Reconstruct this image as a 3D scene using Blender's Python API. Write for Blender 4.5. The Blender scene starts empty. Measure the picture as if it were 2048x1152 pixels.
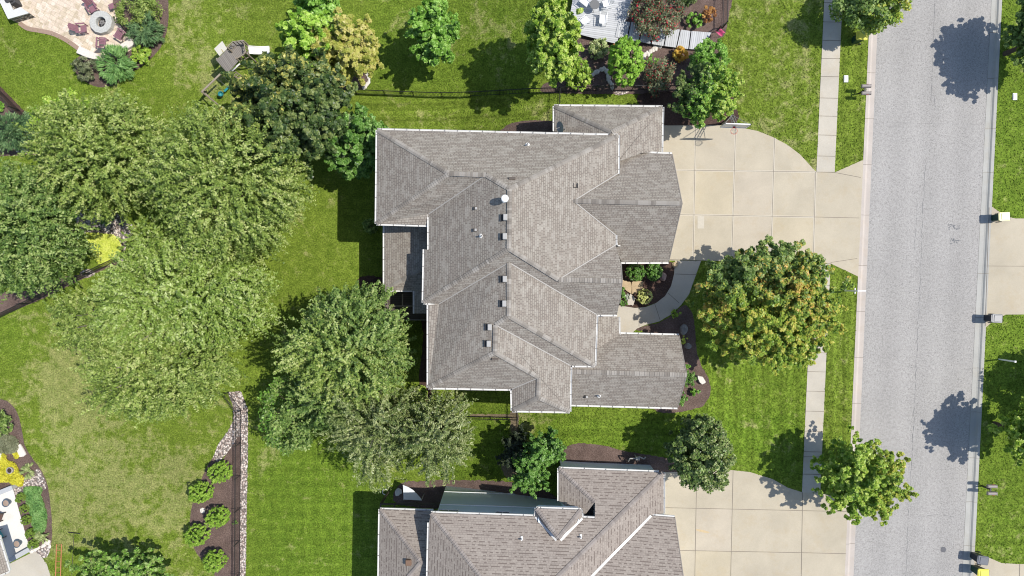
import bpy, bmesh, math, random
import numpy as np
from mathutils import Vector, Matrix
R = math.radians
SC = bpy.context.scene
COL = SC.collection

# ------------------------------------------------------------------ camera, world, sun, exposure
CAMH = 54.0
FPX = 24.0 / 36.0 * 2048.0
cam_d = bpy.data.cameras.new("Camera"); cam = bpy.data.objects.new("Camera", cam_d); COL.objects.link(cam)
cam_d.lens = 24; cam_d.sensor_width = 36; cam_d.clip_end = 3000; cam_d.clip_start = 0.5
cam.location = (0, 0, CAMH); cam.rotation_euler = (0, 0, 0)
SC.camera = cam
SUN_EL = 60.0
to_sun = Vector((math.cos(R(SUN_EL)) * math.cos(R(7)), math.cos(R(SUN_EL)) * math.sin(R(7)), math.sin(R(SUN_EL))))
w = bpy.data.worlds.new("World"); SC.world = w; w.use_nodes = True
nt = w.node_tree; nt.nodes.clear()
sky = nt.nodes.new('ShaderNodeTexSky'); sky.sky_type = 'NISHITA'; sky.sun_disc = False
sky.sun_elevation = R(SUN_EL); sky.sun_rotation = R(90 - 7); sky.altitude = 300
bg = nt.nodes.new('ShaderNodeBackground'); bg.inputs[1].default_value = 0.14
wo = nt.nodes.new('ShaderNodeOutputWorld')
nt.links.new(sky.outputs[0], bg.inputs[0]); nt.links.new(bg.outputs[0], wo.inputs[0])
sd = bpy.data.lights.new("Sun", 'SUN'); sd.energy = 4.05; sd.angle = R(0.5); sd.color = (1.0, 0.95, 0.87)
so = bpy.data.objects.new("Sun", sd); COL.objects.link(so); so.location = (40, 10, 60)
so.rotation_euler = to_sun.to_track_quat('Z', 'Y').to_euler()
SC.view_settings.view_transform = 'Standard'; SC.view_settings.look = 'None'
SC.view_settings.exposure = 0.18; SC.view_settings.gamma = 1.0
SC.cycles.pixel_filter_type = 'BLACKMAN_HARRIS'; SC.cycles.filter_width = 1.05
SC.render.resolution_x = 1024; SC.render.resolution_y = 576

# ------------------------------------------------------------------ coordinates
EAST = 3.0
def g(x):
    t = min(1.0, max(0.0, (x + 7.0) / 13.0))
    return EAST * t * t * (3 - 2 * t)
def P(px, py, z):
    s = (CAMH - z) / FPX
    return Vector(((px - 1024) * s, -(py - 576) * s, z))
def G(px, py, dz=0.0):
    z = 1.5
    for _ in range(40):
        s = (CAMH - z - dz) / FPX
        z = 0.5 * z + 0.5 * g((px - 1024) * s)
    s = (CAMH - z - dz) / FPX
    return Vector(((px - 1024) * s, -(py - 576) * s, z + dz))

# ------------------------------------------------------------------ materials
MATS = {}
class NT:
    def __init__(s, name):
        s.m = bpy.data.materials.new(name); s.m.use_nodes = True
        s.t = s.m.node_tree; s.t.nodes.clear()
        s.out = s.n('ShaderNodeOutputMaterial'); s.b = s.n('ShaderNodeBsdfPrincipled')
        s.t.links.new(s.b.outputs[0], s.out.inputs[0])
        s.b.inputs['Specular IOR Level'].default_value = 0.25
        s.b.inputs['Roughness'].default_value = 0.85
    def n(s, k, **kw):
        x = s.t.nodes.new(k)
        for a, v in kw.items(): setattr(x, a, v)
        return x
    def l(s, a, b): s.t.links.new(a, b)
    def pos(s, obj=True):
        if obj:
            return s.n('ShaderNodeTexCoord').outputs['Object']
        return s.n('ShaderNodeNewGeometry').outputs['Position']
    def noise(s, vec, scale, detail=4, rough=0.6, dist=0.0):
        x = s.n('ShaderNodeTexNoise'); s.l(vec, x.inputs['Vector'])
        x.inputs['Scale'].default_value = scale; x.inputs['Detail'].default_value = detail
        x.inputs['Roughness'].default_value = rough; x.inputs['Distortion'].default_value = dist
        return x.outputs['Fac']
    def ramp(s, fac, stops, interp='LINEAR'):
        x = s.n('ShaderNodeValToRGB'); x.color_ramp.interpolation = interp
        e = x.color_ramp.elements
        while len(e) < len(stops): e.new(0.5)
        for i, (p, c) in enumerate(stops):
            e[i].position = p
            e[i].color = (c, c, c, 1) if not isinstance(c, tuple) else (c[0], c[1], c[2], 1)
        s.l(fac, x.inputs[0]); return x.outputs[0]
    def mix(s, fac, a, b, mode='MIX'):
        x = s.n('ShaderNodeMix', data_type='RGBA', blend_type=mode)
        for k, v in ((0, fac), (6, a), (7, b)):
            if isinstance(v, (int, float)): x.inputs[k].default_value = v if k == 0 else (v, v, v, 1)
            elif isinstance(v, tuple): x.inputs[k].default_value = (v[0], v[1], v[2], 1)
            else: s.l(v, x.inputs[k])
        return x.outputs[2]
    def math(s, op, a, b=0.0):
        x = s.n('ShaderNodeMath', operation=op)
        for k, v in ((0, a), (1, b)):
            if isinstance(v, (int, float)): x.inputs[k].default_value = v
            else: s.l(v, x.inputs[k])
        return x.outputs[0]
    def attr(s, name):
        x = s.n('ShaderNodeAttribute'); x.attribute_name = name; return x.outputs['Fac']
    def bump(s, h, dist=0.02, strength=1.0):
        x = s.n('ShaderNodeBump'); x.inputs['Distance'].default_value = dist; x.inputs['Strength'].default_value = strength
        s.l(h, x.inputs['Height']); s.l(x.outputs[0], s.b.inputs['Normal'])
    def col(s, c):
        if isinstance(c, tuple): s.b.inputs['Base Color'].default_value = (c[0], c[1], c[2], 1)
        else: s.l(c, s.b.inputs['Base Color'])
        return s.m

def simple(name, c, rough=0.7, spec=0.3, metal=0.0, var=0.12, scale=6.0):
    if name in MATS: return MATS[name]
    t = NT(name); t.b.inputs['Roughness'].default_value = rough; t.b.inputs['Specular IOR Level'].default_value = spec
    t.b.inputs['Metallic'].default_value = metal
    f = t.noise(t.pos(), scale, 5, 0.65)
    k = t.ramp(f, [(0.25, 1.0 - var), (0.75, 1.0 + 0.0)])
    m = t.col(t.mix(1.0, c, k, 'MULTIPLY')); MATS[name] = m; return m

def m_grass():
    t = NT('grass_lawn'); v = t.pos()
    dry = t.attr('dry'); lush = t.attr('lush'); sx = t.attr('sx'); sy = t.attr('sy')
    n1 = t.noise(v, 0.28, 5, 0.65, 0.3)       # large patches
    n2 = t.noise(v, 1.7, 6, 0.75)       # tufts
    n3 = t.noise(v, 8.5, 4, 0.8)        # blades
    base = t.mix(t.ramp(n2, [(0.3, 0.0), (0.7, 1.0)]), (0.092, 0.148, 0.014), (0.215, 0.290, 0.040))
    luc = t.mix(t.ramp(n2, [(0.3, 0.0), (0.7, 1.0)]), (0.074, 0.140, 0.012), (0.180, 0.275, 0.030))
    base = t.mix(lush, base, luc)
    dryc = t.mix(t.ramp(n2, [(0.35, 0.0), (0.65, 1.0)]), (0.23, 0.27, 0.080), (0.40, 0.37, 0.165))
    # patches where dry grass breaks through
    n1b = t.noise(v, 0.62, 5, 0.7, 0.5)
    d = t.math('ADD', t.math('MULTIPLY', n1b, 0.8), t.math('MULTIPLY', n2, 0.55))
    d = t.math('ADD', t.math('ADD', d, t.math('MULTIPLY', n1, 0.25)), t.math('MULTIPLY', dry, 0.30))
    d = t.ramp(d, [(0.88, 0.0), (1.22, 0.62)])
    c = t.mix(d, base, dryc)
    # mowing stripes
    sp = t.n('ShaderNodeSeparateXYZ'); t.l(v, sp.inputs[0])
    wob = t.math('MULTIPLY', t.noise(v, 0.35, 2), 0.5)
    def stripes(coord, per):
        a = t.math('SINE', t.math('MULTIPLY', t.math('ADD', coord, wob), 2 * math.pi / per))
        a2 = t.math('SINE', t.math('MULTIPLY', t.math('ADD', coord, wob), 2 * math.pi / (per * 0.37)))
        return t.math('ADD', t.math('MULTIPLY', a, 0.6), t.math('MULTIPLY', a2, 0.4))
    s1 = t.math('MULTIPLY', stripes(sp.outputs[0], 1.15), sx)
    s2 = t.math('MULTIPLY', stripes(sp.outputs[1], 1.15), sy)
    k = t.math('ADD', t.math('MULTIPLY', t.math('ADD', s1, s2), 0.27), 0.95)
    c = t.mix(1.0, c, k, 'MULTIPLY')
    blade = t.ramp(n3, [(0.30, 0.32), (0.5, 0.98), (0.72, 1.78)])
    c = t.mix(1.0, c, blade, 'MULTIPLY')
    big = t.ramp(t.noise(v, 0.09, 3), [(0.3, 0.86), (0.7, 1.1)])
    c = t.mix(1.0, c, big, 'MULTIPLY')
    t.bump(t.math('ADD', n3, t.math('MULTIPLY', n2, 1.5)), 0.06, 0.8)
    t.b.inputs['Specular IOR Level'].default_value = 0.1
    return t.col(c)

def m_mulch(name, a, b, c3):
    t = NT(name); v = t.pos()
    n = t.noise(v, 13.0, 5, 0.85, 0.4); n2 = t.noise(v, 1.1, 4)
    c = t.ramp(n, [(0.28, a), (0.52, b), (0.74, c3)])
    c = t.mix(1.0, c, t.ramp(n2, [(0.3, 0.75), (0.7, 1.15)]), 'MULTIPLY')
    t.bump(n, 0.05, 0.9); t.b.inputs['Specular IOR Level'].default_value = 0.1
    return t.col(c)

def m_gravel(name, scale, stops, dark):
    t = NT(name); v = t.pos()
    vo = t.n('ShaderNodeTexVoronoi'); vo.inputs['Scale'].default_value = scale; t.l(v, vo.inputs['Vector'])
    sp = t.n('ShaderNodeSeparateColor'); t.l(vo.outputs['Color'], sp.inputs[0])
    c = t.ramp(sp.outputs[0], stops)
    e = t.ramp(vo.outputs['Distance'], [(0.35, 1.0), (0.62, 0.30)])
    c = t.mix(1.0, c, e, 'MULTIPLY')
    h = t.ramp(vo.outputs['Distance'], [(0.0, 1.0), (0.6, 0.0)])
    t.bump(h, 0.06, 0.9)
    return t.col(c)

def m_concrete(name, c, blot=0.15, spots=True):
    t = NT(name); v = t.pos()
    n1 = t.noise(v, 0.35, 5, 0.6, 0.4); n2 = t.noise(v, 16.0, 4, 0.8)
    k = t.math('ADD', t.ramp(n1, [(0.3, 1 - blot), (0.7, 1.0 + blot * 0.3)]), 0.0)
    cc = t.mix(1.0, c, k, 'MULTIPLY')
    cc = t.mix(1.0, cc, t.ramp(n2, [(0.3, 0.92), (0.7, 1.05)]), 'MULTIPLY')
    warm = t.ramp(t.noise(v, 0.9, 6, 0.7), [(0.52, 0.0), (0.78, 0.5)])
    cc = t.mix(warm, cc, (c[0] * 0.85, c[1] * 0.76, c[2] * 0.62))
    t.bump(n2, 0.006, 0.5)
    return t.col(cc)

def m_asphalt(name, c, k=1.0):
    t = NT(name); v = t.pos()
    n1 = t.noise(v, 0.22, 4, 0.6); n2 = t.noise(v, 5.5, 5, 0.9); n3 = t.noise(v, 13.0, 3, 0.9)
    cc = t.mix(1.0, c, t.ramp(n2, [(0.3, 0.68), (0.5, 1.0), (0.7, 1.14)]), 'MULTIPLY')
    cc = t.mix(1.0, cc, t.ramp(n3, [(0.30, 0.45), (0.44, 0.97), (0.7, 1.20)]), 'MULTIPLY')
    cc = t.mix(1.0, cc, t.ramp(n1, [(0.3, 0.93), (0.7, 1.04)]), 'MULTIPLY')
    vo = t.n('ShaderNodeTexVoronoi'); vo.inputs['Scale'].default_value = 13.0; t.l(v, vo.inputs['Vector'])
    sp_ = t.n('ShaderNodeSeparateColor'); t.l(vo.outputs['Color'], sp_.inputs[0])
    cc = t.mix(1.0, cc, t.ramp(sp_.outputs[0], [(0.0, 0.82), (0.12, 0.97), (0.6, 1.0), (1.0, 1.07)]), 'MULTIPLY')
    cc = t.mix(t.ramp(t.noise(v, 0.75, 6, 0.8), [(0.56, 0.0), (0.72, 0.16)]), cc, (c[0] * .6, c[1] * .6, c[2] * .6))
    # worn wheel tracks running with the road
    sp = t.n('ShaderNodeSeparateXYZ'); t.l(v, sp.inputs[0])
    x2 = t.math('SUBTRACT', sp.outputs[0], t.math('MULTIPLY', sp.outputs[1], 0.047))
    tr = t.math('SINE', t.math('MULTIPLY', x2, 2.6))
    cc = t.mix(1.0, cc, t.math('ADD', t.math('MULTIPLY', tr, 0.035), 0.99), 'MULTIPLY')
    t.bump(n3, 0.02, 0.6)
    return t.col(cc)

def m_shingle(name, ca, cb, cc_, mort, bw=0.32, rh=0.15, dash=0.0):
    t = NT(name)
    uv = t.n('ShaderNodeUVMap'); uv.uv_map = 'UVMap'; u = uv.outputs[0]
    br = t.n('ShaderNodeTexBrick'); t.l(u, br.inputs['Vector'])
    br.inputs['Scale'].default_value = 1.0; br.inputs['Mortar Size'].default_value = 0.026
    br.inputs['Mortar Smooth'].default_value = 0.3
    br.inputs['Bias'].default_value = 0.0; br.inputs['Brick Width'].default_value = bw; br.inputs['Row Height'].default_value = rh
    br.inputs['Color1'].default_value = (*ca, 1); br.inputs['Color2'].default_value = (*cb, 1); br.inputs['Mortar'].default_value = (*mort, 1)
    br.offset = 0.5; br.offset_frequency = 2; br.squash = 0.8; br.squash_frequency = 3
    n = t.noise(u, 4.2, 4, 0.75); n1 = t.noise(u, 0.6, 4, 0.6)
    br2 = t.n('ShaderNodeTexBrick'); t.l(u, br2.inputs['Vector'])
    br2.inputs['Brick Width'].default_value = bw * 1.5; br2.inputs['Row Height'].default_value = rh
    br2.inputs['Scale'].default_value = 1.0; br2.inputs['Mortar Size'].default_value = 0.0
    br2.inputs['Color1'].default_value = (1, 1, 1, 1); br2.inputs['Color2'].default_value = (0, 0, 0, 1)
    br2.offset = 0.61; br2.offset_frequency = 2
    c = br.outputs['Color']
    c = t.mix(t.math('MULTIPLY', t.ramp(br2.outputs['Color'], [(0.60, 0.0), (0.8, 1.0)]), 0.45), c, cc_)
    c = t.mix(1.0, c, t.ramp(n, [(0.25, 0.94), (0.75, 1.06)]), 'MULTIPLY')
    c = t.mix(1.0, c, t.ramp(n1, [(0.3, 0.95), (0.7, 1.04)]), 'MULTIPLY')
    if dash:
        br3 = t.n('ShaderNodeTexBrick'); t.l(u, br3.inputs['Vector'])
        br3.inputs['Brick Width'].default_value = 0.19; br3.inputs['Row Height'].default_value = rh * 1.5
        br3.inputs['Scale'].default_value = 1.0; br3.inputs['Mortar Size'].default_value = 0.0
        br3.inputs['Color1'].default_value = (1, 1, 1, 1); br3.inputs['Color2'].default_value = (0, 0, 0, 1)
        br3.offset = 0.43; br3.offset_frequency = 3
        sp = t.n('ShaderNodeSeparateXYZ'); t.l(u, sp.inputs[0])
        fr = t.math('FRACT', t.math('DIVIDE', sp.outputs[1], rh * 1.5))
        low = t.ramp(fr, [(0.0, 1.0), (0.27, 1.0), (0.36, 0.0)])
        f = t.math('MULTIPLY', t.ramp(br3.outputs['Color'], [(0.50, 0.0), (0.56, 1.0)]), low)
        c = t.mix(t.math('MULTIPLY', f, dash), c, (ca[0] * 0.45, ca[1] * 0.42, ca[2] * 0.42))
    t.bump(br.outputs['Fac'], 0.012, -0.6)
    t.b.inputs['Roughness'].default_value = 0.95; t.b.inputs['Specular IOR Level'].default_value = 0.12
    return t.col(c)

def m_cap():
    t = NT('ridge_cap_shingle'); k = t.attr('tint')
    c = t.ramp(k, [(0.0, (0.20, 0.178, 0.154)), (0.5, (0.280, 0.254, 0.222)), (1.0, (0.345, 0.318, 0.282))])
    c = t.mix(1.0, c, t.ramp(t.noise(t.pos(), 20, 4, 0.8), [(0.3, 0.85), (0.7, 1.1)]), 'MULTIPLY')
    return t.col(c)
def m_cap_n():
    t = NT('neighbour_cap_shingle'); k = t.attr('tint')
    c = t.ramp(k, [(0.0, (0.235, 0.205, 0.185)), (1.0, (0.31, 0.275, 0.25))])
    return t.col(c)

def m_paver():
    t = NT('patio_paver'); v = t.pos()
    mp = t.n('ShaderNodeMapping'); mp.inputs['Rotation'].default_value = (0, 0, R(28)); t.l(v, mp.inputs['Vector'])
    br = t.n('ShaderNodeTexBrick'); t.l(mp.outputs[0], br.inputs['Vector'])
    for k, x in (('Scale', 1.0), ('Mortar Size', 0.012), ('Brick Width', 0.55), ('Row Height', 0.33)): br.inputs[k].default_value = x
    br.inputs['Color1'].default_value = (0.72, 0.60, 0.48, 1); br.inputs['Color2'].default_value = (0.52, 0.42, 0.31, 1)
    br.inputs['Mortar'].default_value = (0.26, 0.20, 0.15, 1); br.offset = 0.4; br.squash = 0.62; br.squash_frequency = 2
    vo = t.n('ShaderNodeTexVoronoi', distance='CHEBYCHEV'); vo.inputs['Scale'].default_value = 2.6; t.l(mp.outputs[0], vo.inputs['Vector'])
    sp = t.n('ShaderNodeSeparateColor'); t.l(vo.outputs['Color'], sp.inputs[0])
    c = t.mix(0.5, br.outputs['Color'], t.ramp(sp.outputs[0], [(0.0, (0.80, 0.70, 0.60)), (0.5, (0.66, 0.55, 0.44)), (1.0, (0.48, 0.41, 0.28))]))
    c = t.mix(1.0, c, t.ramp(t.noise(v, 3.0, 5, 0.7), [(0.3, 0.88), (0.7, 1.12)]), 'MULTIPLY')
    return t.col(c)

def m_boards(name, c, ang, pitch=0.14):
    t = NT(name); v = t.pos()
    mp = t.n('ShaderNodeMapping'); mp.inputs['Rotation'].default_value = (0, 0, R(ang)); t.l(v, mp.inputs['Vector'])
    sp = t.n('ShaderNodeSeparateXYZ'); t.l(mp.outputs[0], sp.inputs[0])
    fr = t.math('FRACT', t.math('DIVIDE', sp.outputs[1], pitch))
    k = t.ramp(fr, [(0.0, 0.50), (0.13, 0.62), (0.18, 1.0), (0.95, 1.0), (1.0, 0.6)])
    fl = t.math('FLOOR', t.math('DIVIDE', sp.outputs[1], pitch))
    wn = t.n('ShaderNodeTexWhiteNoise', noise_dimensions='1D'); t.l(fl, wn.inputs['W'])
    c2 = t.mix(1.0, c, k, 'MULTIPLY')
    c2 = t.mix(1.0, c2, t.ramp(wn.outputs['Value'], [(0.0, 0.88), (1.0, 1.06)]), 'MULTIPLY')
    t.bump(k, 0.01, 0.5)
    return t.col(c2)

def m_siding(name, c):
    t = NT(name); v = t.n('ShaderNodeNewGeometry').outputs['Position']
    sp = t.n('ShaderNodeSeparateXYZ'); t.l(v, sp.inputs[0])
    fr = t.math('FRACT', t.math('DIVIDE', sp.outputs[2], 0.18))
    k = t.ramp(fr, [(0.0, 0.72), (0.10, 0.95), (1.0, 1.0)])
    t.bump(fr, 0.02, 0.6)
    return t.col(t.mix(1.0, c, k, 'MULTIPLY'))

def m_leaf(name, stops, gloss=0.42, trans=0.28):
    t = NT(name); k = t.attr('tint')
    n = t.noise(t.pos(), 0.8, 2)
    kk = t.math('ADD', k, t.math('MULTIPLY', t.math('SUBTRACT', n, 0.5), 0.35))
    c = t.ramp(kk, [(i / (len(stops) - 1), s) for i, s in enumerate(stops)])
    t.col(c)
    t.b.inputs['Roughness'].default_value = gloss; t.b.inputs['Specular IOR Level'].default_value = 0.35
    tr = t.n('ShaderNodeBsdfTranslucent'); mx = t.n('ShaderNodeMixShader'); mx.inputs[0].default_value = trans
    c2 = t.mix(1.0, c, (1.0, 1.0, 0.55), 'MULTIPLY'); t.l(c2, tr.inputs[0])
    t.l(t.b.outputs[0], mx.inputs[1]); t.l(tr.outputs[0], mx.inputs[2]); t.l(mx.outputs[0], t.out.inputs[0])
    return t.m

GRASS = m_grass()
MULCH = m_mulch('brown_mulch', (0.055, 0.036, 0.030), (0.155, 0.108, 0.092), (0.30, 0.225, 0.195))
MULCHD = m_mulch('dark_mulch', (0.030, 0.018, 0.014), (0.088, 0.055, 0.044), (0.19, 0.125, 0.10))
SOIL = m_mulch('bare_soil', (0.14, 0.11, 0.07), (0.24, 0.19, 0.12), (0.36, 0.29, 0.21))
GRAVEL = m_gravel('pink_cobble', 7.0, [(0.0, (0.38, 0.29, 0.25)), (0.4, (0.60, 0.50, 0.44)), (1.0, (0.80, 0.73, 0.67))], 0.3)
CONC = m_concrete('driveway_concrete', (0.495, 0.438, 0.335))
CONC2 = m_concrete('sidewalk_concrete', (0.520, 0.478, 0.400))
KERBL = m_concrete('kerb_concrete_pink', (0.52, 0.465, 0.415))
KERBR = m_concrete('kerb_concrete_grey', (0.43, 0.425, 0.395))
ASPH = m_asphalt('worn_asphalt', (0.356, 0.342, 0.324))
ASPHD = m_asphalt('stained_asphalt', (0.185, 0.188, 0.195))
TAR = simple('crack_dark', (0.155, 0.155, 0.16))
JOINT = simple('joint_dark', (0.22, 0.19, 0.155))
JLIGHT = simple('joint_trowelled', (0.555, 0.50, 0.40))
SHING = m_shingle('grey_shingle', (0.332, 0.302, 0.258), (0.268, 0.232, 0.198), (0.390, 0.362, 0.316), (0.192, 0.168, 0.145), bw=0.24, rh=0.146)
SHINGN = m_shingle('taupe_shingle', (0.340, 0.296, 0.256), (0.305, 0.262, 0.228), (0.365, 0.322, 0.280), (0.255, 0.220, 0.192), bw=0.23, rh=0.145, dash=0.85)
CAP = m_cap(); CAPN = m_cap_n()
PAVER = m_paver()
PBORDER = simple('paver_border', (0.36, 0.255, 0.195), var=0.2)
WHITE = simple('white_paint', (0.80, 0.80, 0.79), 0.45, 0.4, var=0.06)
GUTW = simple('gutter_white', (0.68, 0.67, 0.64), 0.4, 0.4, var=0.08)
GUTI = simple('gutter_hanger', (0.18, 0.17, 0.16), 0.6)
VALW = simple('valley_metal', (0.70, 0.69, 0.67), 0.35, 0.5, var=0.05)
VALG = simple('valley_line', (0.40, 0.38, 0.35), 0.6)
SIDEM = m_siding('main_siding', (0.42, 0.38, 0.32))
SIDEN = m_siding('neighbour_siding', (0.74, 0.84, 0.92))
GLASS = simple('window_glass', (0.03, 0.04, 0.05), 0.08, 0.8, var=0.0)
BLACKM = simple('black_metal', (0.02, 0.02, 0.022), 0.45, 0.4)
DARKP = simple('dark_plastic', (0.030, 0.034, 0.042), 0.42, 0.4)
GREYP = simple('grey_lid', (0.13, 0.14, 0.16), 0.4, 0.5)
YELLOW = simple('yellow_lid', (0.80, 0.74, 0.10), 0.42, 0.45)
PALEY = simple('pale_yellow_lid', (0.84, 0.82, 0.40), 0.40, 0.45)
GREENP = simple('green_bin_body', (0.015, 0.055, 0.035), 0.5, 0.4)
STEEL = simple('galvanised', (0.42, 0.43, 0.44), 0.4, 0.5, 0.4)
VENTD = simple('vent_dark', (0.05, 0.045, 0.042), 0.5)
VENTB = simple('vent_brown', (0.115, 0.095, 0.08), 0.5)
VENTG = simple('vent_grey', (0.42, 0.41, 0.39), 0.5)
BURG = simple('burgundy_plastic', (0.27, 0.135, 0.165), 0.5, 0.35)
STONEW = simple('pale_limestone', (0.78, 0.73, 0.66), 0.85, 0.15, var=0.25, scale=9)
STONEG = simple('grey_boulder', (0.30, 0.29, 0.28), 0.9, 0.1, var=0.4, scale=7)
STONER = simple('reddish_boulder', (0.42, 0.29, 0.25), 0.9, 0.1, var=0.4, scale=7)
STONET = simple('tan_flagstone', (0.56, 0.43, 0.27), 0.9, 0.1, var=0.35, scale=4)
STONEWALL = m_gravel('stacked_stone', 5.0, [(0.0, (0.34, 0.30, 0.25)), (1.0, (0.58, 0.53, 0.46))], 0.3)
COUNTER = simple('white_counter', (0.66, 0.66, 0.63), 0.4, 0.4, var=0.1)
BARK = simple('bark', (0.13, 0.10, 0.075), 0.95, 0.1, var=0.5, scale=12)
BARKG = simple('pale_bark', (0.34, 0.31, 0.26), 0.95, 0.1, var=0.4, scale=12)
WOODG = m_boards('grey_play_roof_board', (0.245, 0.225, 0.205), 58, 0.12)
WOODP = simple('weathered_wood', (0.36, 0.31, 0.25), 0.8, 0.15, var=0.25)
WOODD = simple('dark_wood', (0.10, 0.085, 0.07), 0.8, 0.15, var=0.3)
CANVAS = simple('cream_canvas', (0.78, 0.73, 0.62), 0.7, 0.2)
DECKB = m_boards('pale_deck_board', (0.52, 0.53, 0.54), 8, 0.145)
DECKS = m_boards('pale_step_board', (0.53, 0.54, 0.55), 98, 0.145)
DECKD = m_boards('brown_deck_board', (0.10, 0.085, 0.07), 0, 0.14)
TEAL = simple('teal_plastic', (0.03, 0.25, 0.27), 0.4, 0.4)
PINK = simple('pink_fabric', (0.78, 0.12, 0.26), 0.8)
MESHG = simple('grey_mesh', (0.17, 0.17, 0.17), 0.6)
ORANGE = simple('orange_rail', (0.50, 0.21, 0.10), 0.5)
REDM = simple('red_rim', (0.62, 0.04, 0.03), 0.5)
CLEAR = simple('backboard_acrylic', (0.50, 0.53, 0.53), 0.15, 0.6)
NETW = simple('net_white', (0.75, 0.74, 0.70), 0.9)
TERR = m_concrete('white_terrace', (0.70, 0.68, 0.64), 0.06)
PATCH = simple('pale_cover', (0.53, 0.485, 0.40), 0.7)
ASHC = simple('firepit_top', (0.60, 0.60, 0.56), 0.9, 0.1, var=0.4, scale=11)
EARTHD = simple('planter_soil', (0.05, 0.035, 0.028), 1.0)

# ------------------------------------------------------------------ object helpers
def tag(o, label=None, cat=None, group=None, kind=None):
    if label: o['label'] = label
    if cat: o['category'] = cat
    if group: o['group'] = group
    if kind: o['kind'] = kind
    return o
def empty(name, loc, rz=0.0, label=None, cat=None, group=None):
    o = bpy.data.objects.new(name, None); COL.objects.link(o)
    o.location = loc; o.rotation_euler = (0, 0, rz); o.empty_display_size = 0.3
    return tag(o, label, cat, group)
def copy_tree(o, parent=None):
    c = o.copy(); COL.objects.link(c); c.parent = parent
    for ch in list(o.children): copy_tree(ch, c)
    return c

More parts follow.
